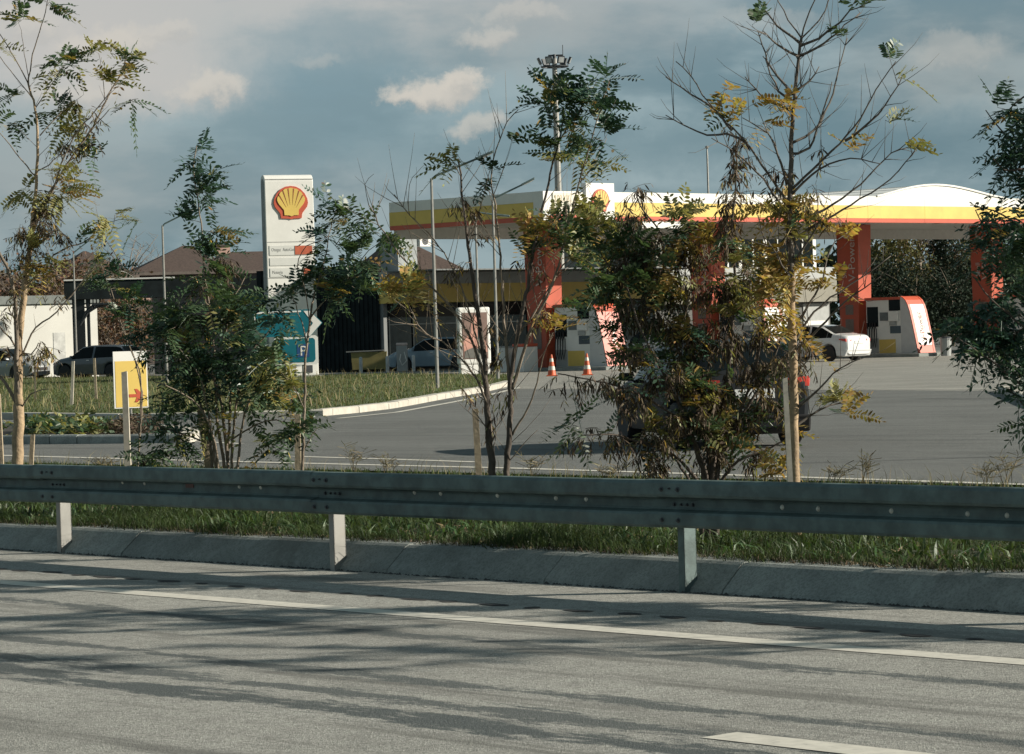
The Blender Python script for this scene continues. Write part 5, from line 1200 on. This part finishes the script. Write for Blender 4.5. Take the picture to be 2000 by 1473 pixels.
# T6: slender bare tree with stake
s = Sapling('slender nearly bare sapling with straight tan trunk, right of the withered bush', (1553, 1040), 19.7, BARKL); s.dens = 1.3; s.lsz = 0.82
s.stem([(1556, 1045), (1554, 940), (1550, 850), (1551, 760), (1547, 660), (1546, 560), (1545, 540)], .034, .025, True, 0, 10)
tr = s.stem([(1545, 545), (1544, 470), (1542, 380), (1545, 290), (1551, 200), (1560, 120), (1566, 70)], .024, .009, False, 0, 9)
s.stem([(1566, 72), (1575, 40), (1590, 0), (1605, -50)], .006, .003); s.stem([(1566, 74), (1600, 40), (1620, 0), (1630, -40)], .006, .003); s.stem([(1566, 76), (1540, 40), (1515, -10)], .006, .003)
LB = [[(1563, 85), (1530, 60), (1500, 30), (1475, -10)], [(1562, 90), (1600, 75), (1640, 45), (1660, 20), (1690, 10)], [(1560, 110), (1610, 85), (1650, 50), (1680, 25)], [(1560, 110), (1520, 90), (1490, 60)],
      [(1548, 185), (1520, 150), (1500, 120), (1480, 60)], [(1550, 180), (1580, 160), (1600, 130)], [(1545, 195), (1520, 180), (1500, 130), (1490, 110)], [(1545, 215), (1520, 205), (1490, 190), (1455, 150)],
      [(1545, 280), (1590, 255), (1620, 200), (1640, 130), (1655, 75)], [(1543, 300), (1580, 290), (1610, 210), (1625, 160)], [(1545, 370), (1590, 330), (1640, 280), (1680, 230), (1720, 160), (1750, 120)], [(1650, 275), (1700, 240), (1740, 190), (1760, 155)], [(1545, 380), (1600, 330), (1660, 310), (1720, 320)],
      [(1545, 430), (1610, 410), (1680, 360), (1740, 300), (1770, 290)], [(1545, 470), (1610, 430), (1680, 390), (1740, 350), (1790, 290)], [(1542, 400), (1500, 340), (1450, 270), (1400, 220), (1350, 150), (1320, 120)], [(1460, 280), (1420, 260), (1380, 265), (1300, 225)], [(1430, 255), (1390, 210), (1330, 170), (1300, 150)],
      [(1540, 420), (1490, 350), (1440, 300), (1390, 270)], [(1540, 360), (1520, 300), (1500, 260), (1450, 230)], [(1548, 670), (1590, 610), (1640, 570), (1700, 530), (1740, 500)], [(1550, 640), (1600, 560), (1620, 490), (1660, 450)], [(1552, 690), (1600, 640), (1650, 590), (1720, 540)],
      [(1548, 840), (1600, 800), (1640, 790), (1670, 800)], [(1552, 800), (1590, 770), (1640, 720), (1680, 700)], [(1548, 560), (1520, 500), (1490, 460)], [(1546, 520), (1580, 470), (1610, 420)]]
for q in LB:
    pp = s.stem(q, .0105, .0030); s.side(pp, 8, .2, .97, .26, .0030)
s.side(tr, 14, .35, .97, .3, .0035)
for c in [(1410, 175, 10, 14, 3, 3), (1495, 195, 18, 10, 3, 3), (1460, 215, 12, 10, 3, 3), (1545, 210, 10, 12, 3, 3), (1430, 240, 8, 10, 2, 3), (1500, 245, 12, 12, 3, 3), (1655, 295, 14, 18, 4, 3), (1475, 50, 8, 8, 2, 0), (1690, 12, 8, 6, 2, 0), (1655, 72, 6, 6, 2, 0), (1750, 120, 8, 8, 2, 0), (1760, 155, 8, 8, 2, 2), (1740, 245, 12, 12, 3, 2), (1770, 290, 10, 8, 2, 2),
          (1520, 400, 40, 26, 16, 3), (1500, 420, 26, 22, 8, 2), (1540, 430, 34, 20, 10, 3), (1530, 500, 34, 26, 14, 3), (1550, 520, 30, 20, 10, 3), (1510, 520, 34, 20, 10, 3), (1560, 470, 26, 26, 6, 2), (1540, 560, 30, 20, 8, 3), (1580, 540, 30, 20, 6, 3), (1650, 460, 16, 16, 4, 3), (1640, 550, 20, 12, 4, 3), (1540, 620, 26, 20, 7, 3), (1560, 660, 24, 24, 6, 3), (1500, 590, 26, 26, 8, 3),
          (1640, 790, 30, 30, 9, 2), (1650, 820, 26, 16, 4, 3), (1530, 845, 24, 20, 6, 3), (1540, 930, 26, 14, 6, 3)]:
    s.cluster(*c, size=.95, mix=.1)
for c in [(1530, 340, 26, 40, 8), (1520, 370, 24, 26, 7), (1600, 430, 20, 26, 5), (1580, 400, 24, 20, 5), (1540, 450, 20, 30, 5), (1560, 690, 26, 40, 8), (1530, 700, 26, 50, 10), (1540, 770, 20, 40, 6), (1610, 300, 14, 12, 2), (1590, 360, 14, 14, 3)]:
    s.cluster(c[0], c[1], c[2], c[3], c[4], 4, mix=.25)
s.build(mat('grey branch bark', (.11, .095, .08), .9, var=.3, scale=12))
stake(1548, 1030, 1533, 740, 19.4, .034, WOODL, 'thin bleached stake leaning against the straight tan trunk')

# T7: right edge
s = Sapling('dark leafy sapling reaching into view along the right edge', (2050, 1090), 17.6, BARKD); s.dens = 1.5; s.lsz = 0.75
s.stem([(2052, 1095), (2050, 950), (2045, 800), (2050, 650), (2040, 500), (2045, 350), (2040, 200), (2030, 120)], .030, .008, True, 0, 10)
for q in [[(2045, 700), (2000, 640), (1940, 590), (1900, 540)], [(2045, 650), (1990, 560), (1940, 480), (1905, 410)], [(2040, 500), (2000, 450), (1960, 420), (1900, 400)], [(2045, 330), (2000, 300), (1960, 260), (1925, 215)], [(2045, 330), (2000, 330), (1965, 330), (1940, 310)], [(2045, 780), (1980, 740), (1930, 700), (1870, 660)], [(2045, 760), (1980, 700), (1900, 650), (1840, 620)], [(2045, 850), (2000, 790), (1970, 760)], [(2040, 200), (2000, 190), (1970, 215)]]:
    s.stem(q, .010, .003)
for c in [(1932, 214, 20, 16, 6), (1975, 225, 30, 26, 20), (1955, 305, 30, 28, 20), (1985, 325, 26, 34, 18), (1992, 262, 16, 20, 6), (1995, 375, 12, 16, 4), (1908, 405, 12, 18, 4), (1925, 425, 26, 10, 5), (1955, 460, 36, 18, 14), (1990, 420, 16, 12, 5), (1925, 485, 26, 24, 12), (1975, 500, 34, 30, 18),
          (1905, 530, 16, 16, 4), (1985, 560, 28, 34, 14), (1935, 575, 26, 26, 8), (1880, 620, 36, 26, 16), (1915, 650, 40, 30, 22), (1858, 655, 26, 20, 10), (1965, 650, 36, 40, 22), (1990, 700, 22, 30, 10), (1890, 685, 30, 14, 6), (1945, 720, 30, 16, 8), (1985, 750, 20, 18, 5), (1962, 785, 12, 16, 3), (1990, 835, 14, 24, 4),
          (2110, 400, 40, 80, 16), (2110, 600, 40, 90, 16), (2110, 180, 40, 60, 14), (2120, 300, 60, 110, 26), (2120, 500, 60, 110, 26), (2120, 700, 60, 110, 26)]:
    s.cluster(c[0] + 22, *c[1:], typ=random.choice((1, 1, 1, 0)), size=1.0, mix=.03, hang=.12, dirbias=(0, 0, -.25))
s.build()
# neighbour further along, mostly outside the frame, whose shadow crosses the road
for i, (aa, bb_, hh) in enumerate([(11.6, 2.6, 4.2), (14.6, 3.0, 4.6)]):
    b = K(aa, bb_, .2)
    s = Sapling(['bushy sapling just outside the right edge', 'second bushy sapling outside the right edge'][i], (1000, 700), 17, BARKD); s.root.location = b; ORG[s.root.name] = b
    s.trunk.tube([b, b + Z * hh * .5 + X_ * .05, b + Z * hh], [.035, .022, .006], 8)
    s.nodes = [(b + Z * hh * t, .02) for t in np.linspace(.2, 1, 10)]
    for j in range(26):
        t = random.uniform(.25, 1); o = b + Z * hh * t; a = random.uniform(0, 6.28); d_ = V((math.cos(a), math.sin(a), .5)) * random.uniform(.3, .8); q = [o, o + d_ * .5, o + d_ + Z * .1]
        s.br.tube(q, [.008, .005, .002], 4)
        for n_ in range(22): s.L.pinnate(q[0].lerp(q[2], random.uniform(.4, 1)), d_ + V((random.gauss(0, .5), random.gauss(0, .5), random.gauss(0, .3))), .26, 7, .06, .022, .3, random.choice((0, 1)))
    s.build()
# lawn stakes
stake(140, 800, 143, 706, 77, .075, WOODL, 'pale thin stake standing on the lawn left of the yellow arrow sign', .1)
stake(188, 784, 184, 700, 84, .07, WOOD, 'thinner grey stake on the lawn between the pale stake and the yellow arrow sign', .1)
stake(69, 780, 68, 705, 86, .05, WOOD, 'thin dark stake on the lawn behind the pale tan trunk', .1)
# young plants in the planting bed
for i, (px, py, w_, h_, ty, lab) in enumerate([(85, 842, 60, 26, 0, 'low leafy green plants in the kerbed planting bed'), (165, 842, 50, 18, 0, 'small sparse green plant clump in the planting bed'), (250, 838, 50, 22, 4, 'dry reddish-brown clump at the end of the planting bed')]):
    b = G(px, 850, .1); kk = b.y / F; r_ = thing('low_shrub', lab, 'shrub', b, 'low shrubs in the planting bed'); L = Leaves()
    n = 170
    for _ in range(n):
        c = b + V((random.gauss(0, w_ * .5 * kk), random.gauss(.8, .7), random.uniform(0, h_ * kk)))
        if ty == 4: L.pinnate(c, V((random.gauss(0, 1), random.gauss(0, 1), .6)), .28, 5, .09, .03, .3, 4, .3)
        else: L.pinnate(c, V((random.gauss(0, 1), random.gauss(0, 1), .5)), .22, 3, .13, .07, .3, random.choice((0, 0, 2)), .1)
    m2 = MB(); m2.v = [tuple(v) for v in L.v]; m2.f = L.f; m2.mi = L.mi; m2.build('foliage', LEAFM, r_)
# tall weeds on the far verge edge
for px, py, h_ in [(1690, 930, 55), (1965, 925, 40), (1925, 930, 28), (690, 905, 40), (760, 912, 30), (200, 905, 20), (1180, 925, 24), (1620, 930, 30), (1040, 915, 30)]:
    b = G(px, py + 12, .08); kk = b.y / F; mb = MB(); lv = Leaves()
    for j in range(7):
        t = b + V((random.gauss(0, .10), random.gauss(0, .1), h_ * kk * random.uniform(.6, 1.3))); md_ = b.lerp(t, .5) + V((random.gauss(0, .02), 0, 0)); mb.tube([b + V((random.gauss(0, .03), random.gauss(0, .03), -.1)), md_, t], [.004, .003, .0015], 4)
        for q in range(9): p = b.lerp(t, random.uniform(.4, 1)); mb.tube([p, p + V((random.gauss(0, .06), random.gauss(0, .06), random.uniform(.01, .06)))], [.002, .003], 3)
    mb.build('tall_weed', STRAW, label=f'thin dry weed stalk at the far verge edge', cat='weed', group='dry weed stalks at the far verge edge')

# ------------------------------------------------------------------ far trees
def bigtree(name, label, px, d, h, w, m_, n, trunkm, group, bare=False, zc=.55, sz=.35, base=None, cone_=False):
    b = fl(px, d) if base is None else base
    r_ = thing(name, label, 'tree', b, group); mb = MB(); tw = MB()
    mb.tube([b - Z * .2, b + Z * h * .3 + X_ * .1, b + Z * h * .75], [.22 * h / 8, .15 * h / 8, .04], 8)
    limbs = []
    for i in range(26 if bare else 16):
        t = random.uniform(.18, .75); a = random.uniform(0, 6.28); o = b + Z * h * t; e = o + V((math.cos(a) * w * .5 * random.uniform(.5, 1), math.sin(a) * w * .5 * random.uniform(.5, 1), h * random.uniform(.12, .38)))
        if cone_: e = o + V((math.cos(a), math.sin(a), .1)) * w * .5 * (1 - t)
        q = [o, o.lerp(e, .5) + Z * h * .02, e]; mb.tube(q, [.05 * h / 8, .03 * h / 8, .012], 5); limbs.append(q)
        if bare:
            for j in range(14):
                p = q[0].lerp(q[2], random.uniform(.3, 1)); e2 = p + V((random.gauss(0, .5), random.gauss(0, .5), random.uniform(.1, .9))) * h * .09; tw.tube([p, p.lerp(e2, .5) + X_ * random.gauss(0, .05), e2], [.016, .012, .006], 3)
    mb.build('trunk', trunkm, r_, smooth=True)
    if bare: tw.build('branches', trunkm, r_)
    cl = []
    for i in range(int(n / 28)):
        if cone_:
            t = random.uniform(.12, 1); a = random.uniform(0, 6.28); rr = w * .5 * (1 - t) * random.uniform(.5, 1); cl.append((b + V((math.cos(a) * rr, math.sin(a) * rr, h * t)), .45))
        else:
            a = random.uniform(0, 6.28); u = random.uniform(-1, 1); rr = random.uniform(.55, 1) ; q = math.sqrt(1 - u * u)
            cl.append((b + V((math.cos(a) * q * w * .5 * rr, math.sin(a) * q * w * .5 * rr, h * (zc + (1 - zc) * u * rr))), random.uniform(.35, .75) * w * .14))
    vs = np.zeros((n, 4, 3)); 
    for i in range(n):
        c, r0 = cl[i % len(cl)]; p = np.array(c) + rng.normal(0, r0, 3); d1 = rng.normal(0, 1, 3); d1 /= np.linalg.norm(d1); d2 = rng.normal(0, 1, 3); d2 -= d1 * d2.dot(d1); d2 /= np.linalg.norm(d2); s_ = sz * rng.uniform(.5, 1.2)
        vs[i] = [p - d1 * s_ * .5, p + d2 * s_ * .28, p + d1 * s_ * .5, p - d2 * s_ * .28]
    if n:
        m2 = MB(); m2.v = vs.reshape(-1, 3).tolist(); m2.f = [(4 * i, 4 * i + 1, 4 * i + 2, 4 * i + 3) for i in range(n)]; m2.mi = [0] * n; m2.build('crown', m_, r_)
    return r_
FD = mat('dark far foliage', (.020, .030, .020), .7, spec=.08, island=.5, trans=.1); FO = mat('olive far foliage', (.085, .080, .030), .7, spec=.08, island=.5, trans=.15); FG = mat('green far foliage', (.05, .062, .022), .7, spec=.08, island=.5, trans=.15); FB_ = mat('brown far foliage', (.12, .075, .045), .8, spec=.08, island=.5, trans=.1)
FT = 'trees behind the canopy on the right'
TW = [('leafy_tree', 'olive-yellow tree behind the canopy, right beside the lettered column', 1752, 196, 8.0, 5.0, FO, 2600, False), ('leafy_tree', 'dark green tree low behind the white pump', 1722, 186, 5.6, 4.5, FD, 2200, False), ('bare_tree', 'grey-brown bare-topped tree behind the canopy centre right', 1800, 205, 9.3, 5.5, FB_, 900, True),
      ('conifer_tree', 'dark conifer behind the canopy, between the bare tree and the right edge', 1842, 200, 8.0, 3.6, FD, 2600, False), ('leafy_tree', 'olive tree with pale top behind the dark conifer', 1872, 208, 8.4, 5.5, FO, 2400, False), ('bare_tree', 'bare brownish tree behind the branches at the right edge', 1905, 212, 9.0, 5.0, FB_, 900, True),
      ('leafy_tree', 'broad dark tree at the right edge behind the pumps', 1950, 198, 6.5, 7.0, FD, 3000, False), ('leafy_tree', 'green tree furthest right behind the pumps', 2005, 206, 8.0, 6.0, FG, 2600, False), ('leafy_tree', 'low dark shrubby tree behind the waste bin', 1790, 184, 4.6, 6.0, FD, 2400, False), ('leafy_tree', 'low dark shrubby tree right of the waste bin', 1860, 186, 4.8, 6.0, FD, 2400, False)]
for nm, lab, px, d, h, w, m_, n, ba in TW: bigtree(nm, lab, px, d, h, w, m_, int(n * 1.9), BARKG, FT, ba, sz=.24, cone_=(nm == 'conifer_tree'))
LT = 'brown bare trees and shrubs at the left background'
for nm, lab, px, d, h, w, m_, n, ba in [('bare_tree', 'reddish-brown twiggy tree behind the white box building', 60, 176, 6.6, 7, FB_, 2000, True), ('bare_tree', 'brown twiggy tree beside the far-left lamp post', 125, 172, 6.9, 6.5, FB_, 2200, True), ('bare_tree', 'brown twiggy tree behind the shed roof left end', 190, 178, 6.5, 6.5, FB_, 1800, True), ('bare_tree', 'grey bare tree crown above the left brown roof', 250, 262, 10.8, 7, FB_, 250, True), ('bare_tree', 'rust-brown shrub under the shed roof', 222, 170, 4.0, 4.5, FB_, 1800, True), ('bare_tree', 'brown twiggy tree at the very left edge', 0, 180, 5.6, 7, FB_, 1600, True), ('bare_tree', 'rust-brown shrub behind the dark side wall of the shop', 745, 172, 6.0, 3.5, FB_, 900, True)]:
    bigtree(nm, lab, px, d, h, w, m_, n, BARKG, LT, ba, sz=.28)
# far wood closing the horizon
n = 30000; vs = np.zeros((n, 4, 3)); xs_ = rng.uniform(-110, 170, n); ys_ = rng.uniform(300, 340, n); hh = 7.5 + 2.0 * np.sin(xs_ * .21) + 1.5 * np.sin(xs_ * .53 + 1) + rng.normal(0, .5, n); hh = np.where(xs_ < 26, hh * .75, hh)
for i in range(n):
    p = np.array([xs_[i], ys_[i], hh[i] * rng.uniform(0, 1) ** .7]); d1 = rng.normal(0, 1, 3); d1 /= np.linalg.norm(d1); d2 = np.cross(d1, rng.normal(0, 1, 3)); d2 /= np.linalg.norm(d2); s_ = 1.3 * rng.uniform(.5, 1.2)
    vs[i] = [p - d1 * s_ * .5, p + d2 * s_ * .3, p + d1 * s_ * .5, p - d2 * s_ * .3]
m2 = MB(); m2.v = vs.reshape(-1, 3).tolist(); m2.f = [(4 * i, 4 * i + 1, 4 * i + 2, 4 * i + 3) for i in range(n)]; m2.mi = [0] * n; m2.build('distant_wood', FD, kind='stuff')
